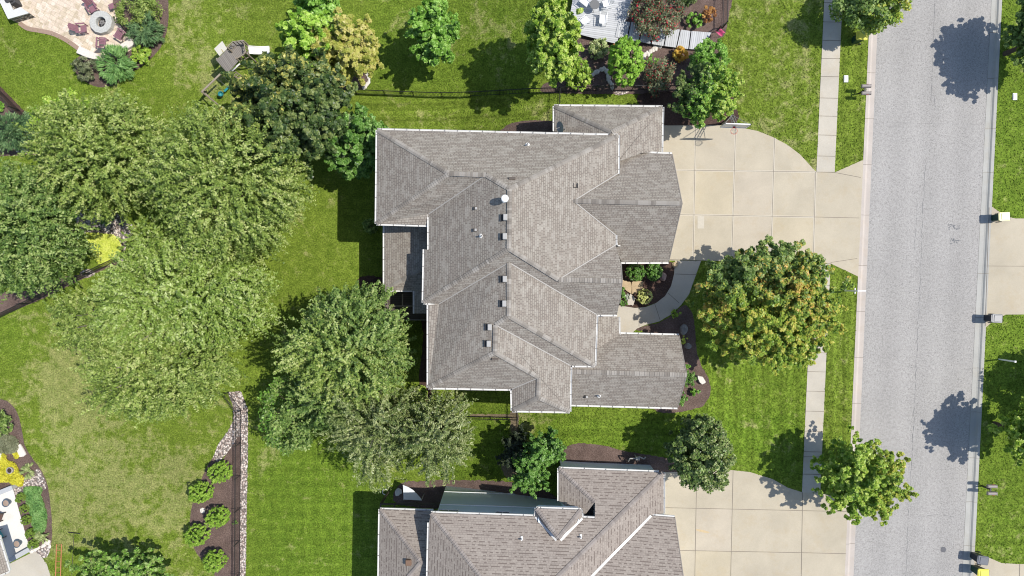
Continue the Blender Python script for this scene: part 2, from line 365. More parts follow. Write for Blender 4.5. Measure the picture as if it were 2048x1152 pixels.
class MB:
    def __init__(s): s.v = []; s.f = []; s.mi = []; s.t = []; s.k = 0; s.cur = 0.5
    def add(s, vs, fs, m=0):
        b = len(s.v); s.v += [tuple(x) for x in vs]; s.t += [s.cur] * len(vs)
        for f in fs: s.f.append([b + i for i in f]); s.mi.append(m)
    def box(s, c, sz, rz=0.0, m=0, tilt=None):
        hx, hy, hz = sz[0] / 2, sz[1] / 2, sz[2] / 2
        M = Matrix.Rotation(rz, 3, 'Z')
        if tilt is not None: M = M @ tilt
        c = Vector(c)
        vs = [c + M @ Vector((x * hx, y * hy, z * hz)) for z in (-1, 1) for x, y in ((-1, -1), (1, -1), (1, 1), (-1, 1))]
        s.add(vs, [(3, 2, 1, 0), (4, 5, 6, 7), (0, 1, 5, 4), (1, 2, 6, 5), (2, 3, 7, 6), (3, 0, 4, 7)], m)
    def bevbox(s, c, sz, rz=0.0, m=0, b=0.02, taper=1.0):
        # box with chamfered vertical edges and top edge; taper scales the bottom
        hx, hy, hz = sz[0] / 2, sz[1] / 2, sz[2] / 2
        M = Matrix.Rotation(rz, 3, 'Z'); c = Vector(c); vs = []
        rings = [(-hz, taper, 0), (hz - b, 1.0, 0), (hz, 1.0, b)]
        for z, k, ins in rings:
            ax, ay = hx * k - ins, hy * k - ins
            for x, y in ((-ax + b, -ay), (ax - b, -ay), (ax, -ay + b), (ax, ay - b), (ax - b, ay), (-ax + b, ay), (-ax, ay - b), (-ax, -ay + b)):
                vs.append(c + M @ Vector((x, y, z)))
        fs = [tuple(range(7, -1, -1)), tuple(range(16, 24))]
        for r in range(2):
            for i in range(8):
                j = (i + 1) % 8; fs.append((r * 8 + i, r * 8 + j, r * 8 + 8 + j, r * 8 + 8 + i))
        s.add(vs, fs, m)
    def tube(s, p0, p1, r0, r1=None, n=8, m=0, caps=True):
        r1 = r0 if r1 is None else r1
        p0 = Vector(p0); p1 = Vector(p1); d = (p1 - p0)
        if d.length < 1e-6: return
        d.normalize(); a = d.orthogonal().normalized(); b = d.cross(a)
        vs = []
        for p, r in ((p0, r0), (p1, r1)):
            for i in range(n):
                t = 2 * math.pi * i / n
                vs.append(p + a * math.cos(t) * r + b * math.sin(t) * r)
        fs = [(i, (i + 1) % n, n + (i + 1) % n, n + i) for i in range(n)]
        if caps: fs += [tuple(range(n - 1, -1, -1)), tuple(range(n, 2 * n))]
        s.add(vs, fs, m)
    def path(s, pts, r, n=6, m=0):
        for a, b in zip(pts[:-1], pts[1:]): s.tube(a, b, r, r, n, m)
    def lathe(s, prof, c=(0, 0, 0), n=20, m=0):
        c = Vector(c); vs = []
        for r, z in prof:
            for i in range(n):
                t = 2 * math.pi * i / n; vs.append(c + Vector((r * math.cos(t), r * math.sin(t), z)))
        fs = []
        for k in range(len(prof) - 1):
            for i in range(n):
                j = (i + 1) % n; fs.append((k * n + i, k * n + j, (k + 1) * n + j, (k + 1) * n + i))
        s.add(vs, fs, m)
    def prism(s, pts, z0, z1, m=0, ms=None):
        n = len(pts); vs = [(p[0], p[1], z0) for p in pts] + [(p[0], p[1], z1) for p in pts]
        ar = sum(pts[i][0] * pts[(i + 1) % n][1] - pts[(i + 1) % n][0] * pts[i][1] for i in range(n))
        fs = [tuple(range(n - 1, -1, -1)), tuple(range(n, 2 * n))]
        sd_ = [(i, (i + 1) % n, n + (i + 1) % n, n + i) for i in range(n)]
        if ar < 0: fs = [f[::-1] for f in fs]; sd_ = [f[::-1] for f in sd_]
        s.add(vs, fs, m); s.add(vs, sd_, m if ms is None else ms)
    def slab(s, pts, th, m=0):   # thick sheet from 3D points, th downwards
        n = len(pts); vs = [Vector(p) for p in pts] + [Vector(p) - Vector((0, 0, th)) for p in pts]
        ar = sum(pts[i][0] * pts[(i + 1) % n][1] - pts[(i + 1) % n][0] * pts[i][1] for i in range(n))
        fs = [tuple(range(n)), tuple(range(2 * n - 1, n - 1, -1))] + [(i, n + i, n + (i + 1) % n, (i + 1) % n) for i in range(n)]
        if ar < 0: fs = [f[::-1] for f in fs]
        s.add(vs, fs, m)
    def build(s, name, mats, parent=None, world=False, smooth=False, tint=False):
        if not isinstance(mats, (list, tuple)): mats = [mats]
        me = bpy.data.meshes.new(name)
        vs = s.v
        if world and parent is not None:
            o_ = parent
            L = Vector((0, 0, 0))
            while o_ is not None: L = L + o_.location; o_ = o_.parent
            vs = [(v[0] - L.x, v[1] - L.y, v[2] - L.z) for v in vs]
        me.from_pydata(vs, [], s.f)
        for m in mats: me.materials.append(m)
        if len(mats) > 1: me.polygons.foreach_set('material_index', s.mi)
        if tint:
            a = me.attributes.new('tint', 'FLOAT', 'POINT'); a.data.foreach_set('value', s.t)
        if smooth: me.polygons.foreach_set('use_smooth', [True] * len(me.polygons))
        me.update()
        o = bpy.data.objects.new(name, me); COL.objects.link(o)
        if parent is not None: o.parent = parent
        return o

def smooth_poly(pts, k=4, closed=True):
    n = len(pts); out = []
    rng_ = range(n) if closed else range(n - 1)
    for i in rng_:
        p0 = pts[(i - 1) % n] if closed or i > 0 else pts[i]
        p1 = pts[i]; p2 = pts[(i + 1) % n]
        p3 = pts[(i + 2) % n] if closed or i + 2 < n else p2
        for j in range(k):
            t = j / k
            out.append(tuple(0.5 * ((2 * p1[a]) + (-p0[a] + p2[a]) * t + (2 * p0[a] - 5 * p1[a] + 4 * p2[a] - p3[a]) * t * t + (-p0[a] + 3 * p1[a] - 3 * p2[a] + p3[a]) * t ** 3) for a in (0, 1)))
    if not closed: out.append(tuple(pts[-1]))
    return out

COVERED = []
def sheet(name, pxs, mat, dz, smooth=True, rag=0.0, label=None, parent=None, seed=1, k=4, kind='structure'):
    """ground cover drawn as an outline on the ground, draped on the terrain"""
    rnd = random.Random(seed)
    pts = smooth_poly(pxs, k) if smooth else list(pxs)
    if rag:
        q = []
        for i in range(len(pts)):
            a = pts[i]; b = pts[(i + 1) % len(pts)]
            n = max(1, int(math.dist(a, b) / 4))
            for j in range(n):
                t = j / n
                q.append((a[0] + (b[0] - a[0]) * t + rnd.uniform(-rag, rag), a[1] + (b[1] - a[1]) * t + rnd.uniform(-rag, rag)))
        pts = q
    COVERED.append(np.array([(p[0], p[1]) for p in pts]))
    bm = bmesh.new()
    vs = []
    for p in pts:
        q = G(p[0], p[1]); vs.append(bm.verts.new((q.x, q.y, 0)))
    f = bm.faces.new(vs); f.normal_update()
    if f.normal.z < 0: f.normal_flip()
    bmesh.ops.triangulate(bm, faces=bm.faces[:])
    x0 = min(v.co.x for v in bm.verts); x1 = max(v.co.x for v in bm.verts)
    x = math.ceil(max(x0, -7.0) * 2) / 2
    while x < min(x1, 6.2):
        bmesh.ops.bisect_plane(bm, geom=bm.verts[:] + bm.edges[:] + bm.faces[:], plane_co=(x, 0, 0), plane_no=(1, 0, 0)); x += 0.5
    for v in bm.verts: v.co.z = g(v.co.x) + dz
    me = bpy.data.meshes.new(name); bm.to_mesh(me); bm.free(); me.materials.append(mat)
    o = bpy.data.objects.new(name, me); COL.objects.link(o)
    if parent is not None: o.parent = parent
    elif kind: o['kind'] = kind
    return o

def line_strip(mb, pts, w, dz, m=0, wob=0.0, rnd=None):
    """thin strip on the ground along pixel points"""
    q = []
    for a, b in zip(pts[:-1], pts[1:]):
        n = max(1, int(math.dist(a, b) / (8 if wob else 400)))
        for j in range(n): q.append((a[0] + (b[0] - a[0]) * j / n, a[1] + (b[1] - a[1]) * j / n))
    q.append(pts[-1])
    if wob: q = [(x + rnd.uniform(-wob, wob), y + rnd.uniform(-wob, wob)) for x, y in q]
    W = [G(*p) for p in q]
    for a, b in zip(W[:-1], W[1:]):
        d = (b - a); d.z = 0
        if d.length < 1e-5: continue
        d.normalize(); nn = Vector((-d.y, d.x, 0)) * w / 2
        ww = nn * (rnd.uniform(0.5, 1.3) if wob else 1)
        vs = [a - ww, b - ww, b + ww, a + ww]
        mb.add([(v.x, v.y, g(v.x) + dz) for v in vs], [(0, 1, 2, 3)], m)

# ------------------------------------------------------------------ foliage
def np_mesh(name, V, nq, tint, mat, parent):
    me = bpy.data.meshes.new(name)
    me.vertices.add(len(V)); me.vertices.foreach_set('co', V.astype(np.float32).ravel())
    me.loops.add(nq * 4); me.loops.foreach_set('vertex_index', np.arange(nq * 4, dtype=np.int32))
    me.polygons.add(nq); me.polygons.foreach_set('loop_start', np.arange(0, nq * 4, 4, dtype=np.int32))
    me.update(calc_edges=True)
    a = me.attributes.new('tint', 'FLOAT', 'POINT'); a.data.foreach_set('value', np.repeat(tint, 4).astype(np.float32))
    me.materials.append(mat)
    o = bpy.data.objects.new(name, me); COL.objects.link(o); o.parent = parent
    return o

def unit(a): return a / (np.linalg.norm(a, axis=1, keepdims=True) + 1e-9)

def crown(rng, rx, ry, rz, ncl, nper, leaf, style='round', spike=0.15, clr=0.22, asp=0.6, tv=0.5, zmin=-0.45, core=True, blade=0.0, rough=0.2):
    """leaf quads of a crown centred on the origin; returns verts, tint, limb targets"""
    dirs = unit(rng.normal(size=(ncl * 3, 3))); dirs = dirs[dirs[:, 2] > zmin][:ncl]
    n = len(dirs); eld = None
    az = np.arctan2(dirs[:, 1], dirs[:, 0]); ph = rng.uniform(0, 6.28, 4)
    lob = 1 + rough * 0.5 * (np.sin(3 * az + ph[0]) * 0.5 + np.sin(5 * az + ph[1] + dirs[:, 2] * 3) * 0.35 + np.sin(9 * az + ph[2]) * 0.25)
    if style == 'cone':
        t = rng.random(n) ** 0.6; ang = rng.uniform(0, 6.283, n); rr = (t * 0.95 + 0.05) * (1 + rng.normal(0, rough * .4, n))
        cen = np.stack([np.cos(ang) * rr, np.sin(ang) * rr, 1 - 2 * t], 1)
        cr = clr * (0.5 + 0.6 * t)
    elif style == 'branch':
        nb = max(16, int(n / 2.6)); bd = unit(rng.normal(size=(nb * 4, 3)) * np.array([1, 1, .85])); bd = bd[bd[:, 2] > -0.30][:nb]; nb = len(bd)
        cen = []; cr = []
        for b in bd:
            L = 1 + rng.uniform(-rough, spike)
            for t in (0.50, 0.66, 0.80, 0.92, 1.02):
                cen.append(b * L * t + rng.normal(0, 0.05, 3) * (t > 0.5)); cr.append(clr * (1.45 - 0.85 * t) * rng.uniform(0.8, 1.2))
        cen = np.array(cen); cr = np.array(cr)
        off_ = unit(rng.normal(size=(len(cen) * 3, 3))) * rng.uniform(0.3, 1.0, (len(cen) * 3, 1)) * np.repeat(cr, 3)[:, None]
        cen = np.repeat(cen, 3, 0) + off_; cr = np.repeat(cr, 3) * rng.uniform(0.35, 0.62, len(cen)); n = len(cen)
    else:
        rr = (1 - np.abs(rng.normal(0, rough * 0.55, n))) * lob
        rr = np.clip(rr + (rng.random(n) < 0.12) * spike, 0.35, 1.25)
        cen = dirs * rr[:, None]
        cr = clr * rng.uniform(0.65, 1.3, n)
    if style != 'cone':
        hxy = np.sqrt(cen[:, 0] ** 2 + cen[:, 1] ** 2); rl = np.linalg.norm(cen, axis=1) + 1e-9
        cen = cen * (rl / (((hxy ** 3) + np.abs(cen[:, 2]) ** 3) ** (1 / 3) + 1e-9))[:, None] * np.array([0.95, 0.95, 0.92])
    if style == 'feather':
        eld = unit(dirs * np.array([1, 1, 0.5]) + rng.normal(0, 0.30, (n, 3)) + np.array([0, 0, 0.12]))
    sc = np.array([rx, ry, rz]); cenw = cen * sc; rm = (rx + ry) / 2
    ctint = rng.uniform(0, 1, n)
    if core:
        nc = max(6, n // 3); cd = unit(rng.normal(size=(nc, 3))) * rng.uniform(0.2, 0.62, (nc, 1)) * np.array([1, 1, 0.8])
        cenw = np.concatenate([cenw, cd * sc]); cr = np.concatenate([cr, np.full(nc, clr * 1.25)]); ctint = np.concatenate([ctint, rng.uniform(0, 0.6, nc)])
        if eld is not None: eld = np.concatenate([eld, cd])
    N = len(cenw); idx = np.repeat(np.arange(N), nper); M = len(idx)
    d = unit(rng.normal(size=(M, 3))); r = rng.random(M) ** 0.45
    pos = cenw[idx] + d * (r * cr[idx] * rm)[:, None] * np.array([1, 1, 0.75])
    if eld is not None:
        e_ = eld[idx]; al = (rng.random(M) * 2 - 1) * 2.3 * cr[idx] * rm
        pos = cenw[idx] + e_ * al[:, None] + d * (r * cr[idx] * rm * 0.42)[:, None] - np.array([0, 0, 1]) * (0.05 * (al / (cr[idx] * rm)) ** 2 * cr[idx] * rm * 2)[:, None]
    out = unit(pos / sc)
    nr = unit(d * 0.45 + out * 0.18 + np.array([0, 0, 0.60]) + rng.normal(0, 0.42, (M, 3)))
    if blade:   # long drooping blades radiating outward
        tdir = unit(out * np.array([1, 1, 0.25]) + rng.normal(0, 0.25, (M, 3)))
        b_ = unit(np.cross(nr, tdir)); t_ = tdir; L = leaf * blade * rng.uniform(0.5, 1.3, M)
    else:
        t_ = unit(np.cross(nr, rng.normal(size=(M, 3)))); b_ = np.cross(nr, t_); L = leaf * rng.uniform(0.55, 1.35, M)
    a = asp if not blade else asp / blade
    t_ = t_ * L[:, None] * 0.5; b_ = b_ * (L * a)[:, None] * 0.5
    V = np.stack([pos - t_, pos + b_, pos + t_, pos - b_], 1).reshape(-1, 3)
    tint = np.clip(0.5 + (ctint[idx] - 0.5) * tv + rng.normal(0, 0.23, M), 0, 1)
    return V, tint, cenw[:n], pos

LEAF = {}
LK = dict(olive=1.72, olive_bright=1.6, sage=1.5, mid_green=1.75, dark_green=1.45, dark_green_yellow_tips=1.5, emerald=1.45, fresh_yellowgreen=1.45, autumn=2.15, autumn_light=2.1, rose_leaf=1.5, red_bloom=1.0, yellow_leaf=1.0, variegated=1.3, orange_bloom=1.0, plum=1.2, boxwood=1.6, gold_tan=1.2, arborvitae=1.25, juniper_blue=1.5, feathery_green=1.3)
def lm(name, stops, gloss=0.42, trans=0.28):
    k = LK.get(name, 1.35)
    if name not in LEAF: LEAF[name] = m_leaf('leaf_' + name, [tuple(min(0.85, v * k) for v in s) for s in stops], gloss, trans)
    return LEAF[name]
OLIVE = lm('olive', [(0.068, 0.108, 0.020), (0.128, 0.182, 0.034), (0.200, 0.262, 0.060), (0.31, 0.34, 0.13)], 0.48)
OLIVE2 = lm('olive_bright', [(0.085, 0.135, 0.022), (0.150, 0.220, 0.038), (0.225, 0.300, 0.070), (0.34, 0.39, 0.16)], 0.36)
SAGE = lm('sage', [(0.062, 0.095, 0.026), (0.122, 0.162, 0.046), (0.205, 0.242, 0.090), (0.34, 0.36, 0.18)], 0.34)
MID = lm('mid_green', [(0.042, 0.080, 0.018), (0.085, 0.142, 0.030), (0.145, 0.210, 0.052), (0.25, 0.30, 0.11)], 0.46)
DARKG = lm('dark_green', [(0.022, 0.048, 0.013), (0.048, 0.085, 0.022), (0.090, 0.135, 0.036), (0.19, 0.23, 0.075)], 0.38)
DARKY = lm('dark_green_yellow_tips', [(0.022, 0.048, 0.013), (0.055, 0.090, 0.024), (0.13, 0.16, 0.04), (0.40, 0.38, 0.10)], 0.38)
LIME = lm('lime', [(0.11, 0.22, 0.018), (0.20, 0.36, 0.035), (0.33, 0.50, 0.07), (0.46, 0.58, 0.16)], 0.45)
GOLD = lm('gold_tan', [(0.22, 0.26, 0.04), (0.36, 0.385, 0.075), (0.48, 0.45, 0.12), (0.56, 0.51, 0.20)], 0.5)
FRESH = lm('fresh_green', [(0.060, 0.150, 0.016), (0.120, 0.260, 0.030), (0.210, 0.390, 0.060), (0.36, 0.52, 0.15)], 0.42)
FRESHY = lm('fresh_yellowgreen', [(0.085, 0.17, 0.016), (0.17, 0.28, 0.028), (0.29, 0.40, 0.055), (0.44, 0.50, 0.14)], 0.42)
EMER = lm('emerald', [(0.034, 0.088, 0.014), (0.070, 0.160, 0.024), (0.125, 0.250, 0.044), (0.25, 0.38, 0.12)], 0.36)
AUTUMN = lm('autumn', [(0.055, 0.095, 0.016), (0.115, 0.165, 0.026), (0.200, 0.205, 0.034), (0.33, 0.22, 0.055)], 0.42)
AUTR = lm('autumn_light', [(0.070, 0.120, 0.014), (0.130, 0.195, 0.025), (0.200, 0.240, 0.034), (0.29, 0.26, 0.05)], 0.42)
ARB = lm('arborvitae', [(0.10, 0.20, 0.02), (0.17, 0.30, 0.03), (0.27, 0.42, 0.05), (0.38, 0.50, 0.10)], 0.6)
BLUEG = lm('juniper_blue', [(0.030, 0.072, 0.030), (0.065, 0.125, 0.048), (0.115, 0.195, 0.078), (0.19, 0.27, 0.13)], 0.6)
JUN = lm('feathery_green', [(0.055, 0.14, 0.038), (0.11, 0.23, 0.060), (0.18, 0.33, 0.095), (0.28, 0.42, 0.16)], 0.55)
ROSE = lm('rose_leaf', [(0.035, 0.050, 0.026), (0.085, 0.105, 0.050), (0.15, 0.17, 0.085), (0.24, 0.25, 0.15)], 0.5)
REDF = lm('red_bloom', [(0.38, 0.018, 0.030), (0.58, 0.035, 0.055), (0.70, 0.08, 0.12)], 0.6)
OFLOW = lm('orange_bloom', [(0.62, 0.28, 0.04), (0.80, 0.50, 0.08), (0.70, 0.66, 0.14)], 0.6)
YEL = lm('yellow_leaf', [(0.44, 0.44, 0.03), (0.66, 0.62, 0.05), (0.84, 0.78, 0.10)], 0.6)
CHART = lm('chartreuse', [(0.36, 0.42, 0.05), (0.52, 0.58, 0.10), (0.66, 0.68, 0.20)], 0.6)
VARI = lm('variegated', [(0.24, 0.28, 0.06), (0.52, 0.54, 0.18), (0.72, 0.72, 0.34)], 0.6)
VARG = lm('variegated_pale', [(0.12, 0.18, 0.05), (0.30, 0.36, 0.14), (0.60, 0.63, 0.36)], 0.6)
BRONZE = lm('bronze_leaf', [(0.10, 0.03, 0.02), (0.34, 0.16, 0.05), (0.56, 0.34, 0.10)], 0.5)
BOX = lm('boxwood', [(0.070, 0.125, 0.016), (0.120, 0.190, 0.026), (0.180, 0.250, 0.040)], 0.6)

TREES = []
def tree(px, py, rpx, rpy, ht, mats, label, cat='tree', group=None, ncl=90, nper=120, leaf=0.24, name='tree', kc=0.58, rzk=None, seed=0, bark=BARK, bare=0.0, **kw):
    """px,py,rpx,rpy: crown centre and half extents in photo pixels; ht: height of the crown top above its own ground"""
    rng = np.random.default_rng(1000 + seed)
    z0 = g((px - 1024) * 0.037); hc = ht * kc
    C = P(px, py, z0 + hc); z0 = g(C.x); C = P(px, py, z0 + hc)
    s = (CAMH - C.z) / FPX; rx, ry = rpx * s * 0.93, rpy * s * 0.93; rz = rzk if rzk else (ht - hc) * 0.97
    kf = {'feather': 0.93, 'branch': 0.95}.get(kw.get('style'), 1.04); rx *= kf; ry *= kf; base = Vector((C.x, C.y, z0)); root = empty(name, base, 0, label, cat, group)
    if not isinstance(mats, list): mats = [(mats, 1.0)]
    tot = 0; tips = None
    if kw.get('style') == 'branch': ncl = int(ncl * 3.0); kw['clr'] = kw.get('clr', .22) * 0.74; nper = max(8, int(nper * 0.30)); leaf *= 0.88
    V, t, cen, pos = crown(rng, rx, ry, rz, ncl, nper, leaf, **kw)
    off = np.array([0, 0, hc]); V = V + off
    V[:, 2] = np.maximum(V[:, 2], 0.03)
    if len(mats) == 1: np_mesh('crown', V, len(t), t, mats[0][0], root)
    else:
        # colour regions of the crown: (material, weight function on position)
        sel = np.zeros(len(t), int); best = np.full(len(t), -9.0)
        pn = pos / np.array([rx, ry, rz])
        for i, (m, fn) in enumerate(mats):
            sc_ = fn(pn) + rng.normal(0, 0.12, len(t)) if callable(fn) else np.full(len(t), fn) + rng.normal(0, 0.12, len(t))
            up = sc_ > best; sel[up] = i; best[up] = sc_[up]
        Vq = V.reshape(-1, 4, 3)
        if name == 'tree' or True:
            me_parts = []
            for i, (m, fn) in enumerate(mats):
                k = sel == i
                if k.sum() > 0: me_parts.append((m, Vq[k].reshape(-1, 3), t[k]))
            Vall = np.concatenate([a[1] for a in me_parts]); tall = np.concatenate([a[2] for a in me_parts])
            o = np_mesh('crown', Vall, len(tall), tall, me_parts[0][0], root)
            mi = np.concatenate([np.full(len(a[2]), i) for i, a in enumerate(me_parts)]).astype(np.int32)
            for a in me_parts[1:]: o.data.materials.append(a[0])
            o.data.polygons.foreach_set('material_index', mi)
    # trunk and limbs
    mb = MB(); r = 0.05 + ht * 0.017
    if kw.get('style') == 'cone' or ht < 2.2:
        mb.tube((0, 0, -0.1), (0, 0, ht * 0.6), r * 0.7, 0.02, 7)
    else:
        top = Vector((0, 0, hc * 0.8)); p = Vector((0, 0, -0.15)); q = Vector((rng.normal(0, .08), rng.normal(0, .08), hc * 0.4))
        mb.tube(p, q, r * 1.25, r, 9, caps=False); mb.tube(q, top, r, r * 0.75, 9, caps=False)
        k = rng.permutation(len(cen))[:14 if ht > 4 else 7]
        for i in k:
            e = Vector((cen[i][0], cen[i][1], cen[i][2] + hc)) * 1.0
            e = Vector((e.x * 0.95, e.y * 0.95, hc + (e.z - hc) * 0.9))
            st = q.lerp(top, rng.uniform(0.2, 1.0)); mid = st.lerp(e, 0.5) + Vector((rng.normal(0, .15), rng.normal(0, .15), rng.uniform(0.0, .35)))
            mb.tube(st, mid, r * 0.5, r * 0.3, 6, caps=False); mb.tube(mid, e, r * 0.3, 0.012, 6, caps=False)
    mb.build('trunk' if ht > 2.2 else 'stem', bark, root)
    return root

def shrub(px, py, rpx, ht, mat, label, cat='shrub', group=None, seed=0, leaf=0.12, ncl=58, nper=34, rpy=None, name='shrub', **kw):
    kw.setdefault('clr', 0.19); kw.setdefault('rough', 0.18)
    return tree(px, py, rpx, rpy or rpx, ht, mat, label, cat, group, ncl, nper, leaf, name=name, kc=0.5, seed=seed, rzk=ht * 0.5, **kw)

# ------------------------------------------------------------------ terrain
def kl(py): return 1740.5 - 0.0446 * py      # outer edge of the near kerb, in photo pixels on the ground
def kl2(py): return 1758.5 - 0.0437 * py
def kr2(py): return 1984.5 - 0.0508 * py
def kr(py): return 2004.0 - 0.0495 * py
SG = (CAMH - EAST) / FPX
def wx(px): return (px - 1024) * SG
def pyof(y): return 576 - y / SG
def lawn_fields(PX, PY):
    def blob(cx, cy, rx, ry): return np.exp(-(((PX - cx) / rx) ** 2 + ((PY - cy) / ry) ** 2))
    def boxm(x0, x1, y0, y1, e=8): 
        s_ = lambda a: 1 / (1 + np.exp(-a / e))
        return s_(PX - x0) * s_(x1 - PX) * s_(PY - y0) * s_(y1 - PY)
    dry = (0.85 * blob(150, 760, 110, 120) + 0.75 * blob(230, 980, 190, 110) + 0.5 * blob(120, 1060, 60, 60) + 0.4 * blob(400, 1050, 60, 160)
           + 0.45 * blob(380, 60, 110, 110) + 0.4 * blob(410, 170, 60, 50) + 0.35 * blob(520, 860, 60, 80) + 0.28 * boxm(1460, 1650, -40, 340) + 0.15 * boxm(720, 1110, 190, 260)
           + 0.25 * blob(960, 60, 140, 60) + 0.3 * blob(690, 910, 60, 50) + 0.2 * blob(1560, 880, 90, 60) + 0.15 * blob(600, 450, 60, 50) + 0.45 * blob(1060, 870, 60, 50) + 0.2 * blob(2020, 560, 50, 80))
    dry = dry - 0.25 * boxm(0, 1400, -200, 1200, 30) * 0 
    lush = (0.9 * boxm(500, 740, 880, 1200, 15) + 0.5 * boxm(0, 330, 60, 260, 25) * 0.8 + 0.7 * boxm(1040, 1600, 830, 960) + 0.5 * boxm(1390, 1620, 690, 900)
            + 0.6 * boxm(1960, 2100, 0, 1200) + 0.5 * boxm(740, 1060, 0, 180) + 0.7 * boxm(860, 1030, 820, 960) + 0.5*blob(20, 660, 70, 60))
    sx = (0.9 * boxm(1650, 1730, 520, 900, 3) + 0.55 * boxm(1660, 1740, 60, 350, 4) + 0.75 * boxm(1390, 1625, 700, 930, 10) + 0.30 * boxm(500, 750, 880, 1200, 10) + 0.2 * boxm(1460, 1650, 0, 340))
    sy = (0.8 * boxm(715, 1110, 190, 262, 5) + 0.6 * boxm(1040, 1420, 830, 950, 6) + 0.34 * boxm(500, 750, 880, 1200, 10) + 0.4 * boxm(1950, 2100, 960, 1130, 6) + 0.35 * boxm(860, 1030, 800, 960, 6))
    return [np.clip(q, 0, 1) for q in (dry, lush, sx, sy)]
def terrain():
    xs = [-320, -200, -120, -80, -60] + list(np.arange(-50, 24.01, 0.5))
    NX = 25.0
    ys = [-300, -180, -110, -70, -45] + list(np.arange(-34, 34.01, 0.5)) + [45, 70, 110, 180, 300]
    rows = []
    for y in ys:
        py = pyof(max(-120, min(120, y)))
        xl = wx(kl(py)); xr = wx(kr(py)); row = []
        for x in xs:
            X = x if x <= 10 else 10 + (x - 10) * (xl - 10) / (NX - 10)
            row.append((X, y, g(X)))
        row += [(xl, y, EAST), (xl + 0.02, y, EAST - 0.35), (xr - 0.02, y, EAST - 0.35), (xr, y, EAST)]
        for e in (0.5, 1, 1.5, 2, 3, 4, 6, 10, 20, 50, 120, 280): row.append((xr + e, y, EAST))
        rows.append(row)
    nx = len(rows[0]); V = [p for r in rows for p in r]
    F = [(j * nx + i, j * nx + i + 1, (j + 1) * nx + i + 1, (j + 1) * nx + i) for j in range(len(rows) - 1) for i in range(nx - 1)]
    me = bpy.data.meshes.new('lawn'); me.from_pydata(V, [], F)
    A = np.array(V); PX = A[:, 0] / ((CAMH - A[:, 2]) / FPX) + 1024; PY = 576 - A[:, 1] / ((CAMH - A[:, 2]) / FPX)
    F_ = lawn_fields(PX, PY)
    for nme, arr in zip(('dry', 'lush', 'sx', 'sy'), F_):
        a = me.attributes.new(nme, 'FLOAT', 'POINT'); a.data.foreach_set('value', arr.astype(np.float32))
    me.materials.append(GRASS); o = bpy.data.objects.new('lawn', me); COL.objects.link(o); o['kind'] = 'structure'
    return o
terrain()

# ------------------------------------------------------------------ street, kerbs, pavement
def strip_between(name, fa, fb, za, zb, mat, y0=-3000, y1=4000, n=1):
    mb = MB()
    for i in range(n):
        pa = y0 + (y1 - y0) * i / n; pb = y0 + (y1 - y0) * (i + 1) / n
        def q(px, py, z): return (wx(px), -(py - 576) * SG, z)
        mb.add([q(fa(pb), pb, za), q(fb(pb), pb, zb), q(fb(pa), pa, zb), q(fa(pa), pa, za)], [(0, 1, 2, 3)])
    return mb.build(name, mat)
rndc = random.Random(5)
Y0, Y1 = -1100, 2300
ROADZ = EAST - 0.085
def kpt(px, py, z): return (wx(px), -(py - 576) * SG, z)
road = strip_between('road', kl2, kr2, ROADZ, ROADZ, ASPH, Y0, Y1); road['kind'] = 'structure'
def crack(pts, w, wob, m):
    mb = MB(); q = []
    for a, b in zip(pts[:-1], pts[1:]):
        n = max(1, int(math.dist(a, b) / 7))
        for j in range(n): q.append((a[0] + (b[0] - a[0]) * j / n + rndc.uniform(-wob, wob), a[1] + (b[1] - a[1]) * j / n))
    q.append(pts[-1])
    for a, b in zip(q[:-1], q[1:]):
        A = Vector(kpt(a[0], a[1], ROADZ + 0.005)); B = Vector(kpt(b[0], b[1], ROADZ + 0.005)); d = (B - A).normalized()
        nn = Vector((-d.y, d.x, 0)) * w * rndc.uniform(0.2, 1.0) / 2
        mb.add([A - nn, B - nn, B + nn, A + nn], [(0, 1, 2, 3)])
    return mb.build('crack', m, road)
crack([(1872, -30), (1864, 190), (1862, 200)], 0.022, 0.5, TAR)
crack([(1853, 330), (1846, 420), (1842, 560), (1838, 640), (1833, 740), (1828, 860), (1822, 960), (1816, 1060), (1812, 1180)], 0.034, 1.4, TAR)
crack([(1870, 190), (1872, 215)], 0.03, 1, TAR)
crack([(1836, 400), (1830, 500)], 0.02, 1, TAR)
crack([(1745, 246), (1800, 245), (1870, 247), (1960, 248)], 0.018, 1.0, TAR)
crack([(1830, 1034), (1880, 1030), (1920, 1036)], 0.022, 1, TAR)
def stain(px, py, rx, ry, seed, m):
    rn = random.Random(seed); mb = MB()
    for _ in range(26):
        a = rn.uniform(0, 6.28); r = rn.random() ** 0.7
        cx, cy = px + math.cos(a) * rx * r, py + math.sin(a) * ry * r; sz = rn.uniform(0.6, 2.2)
        mb.add([kpt(cx + sz * math.cos(t) * rn.uniform(.6, 1.3), cy + sz * .7 * math.sin(t) * rn.uniform(.6, 1.3), ROADZ + 0.004 + 0.0002 * _) for t in [6.283 * i / 7 for i in range(7)][::-1]], [tuple(range(7))])
    mb.build('stain', m, road)
stain(1909, 453, 13, 7, 1, ASPHD); stain(1909, 483, 13, 7, 2, ASPHD)
mb = MB(); mb.add([kpt(1888 + 5.2 * math.cos(t), 1100 + 6 * math.sin(t) + .6 * math.sin(3 * t), ROADZ + 0.012) for t in [6.283 * i / 14 for i in range(14)][::-1]], [tuple(range(14))]); mb.build('stain', simple('oil_spot', (0.13, 0.13, 0.14)), road)

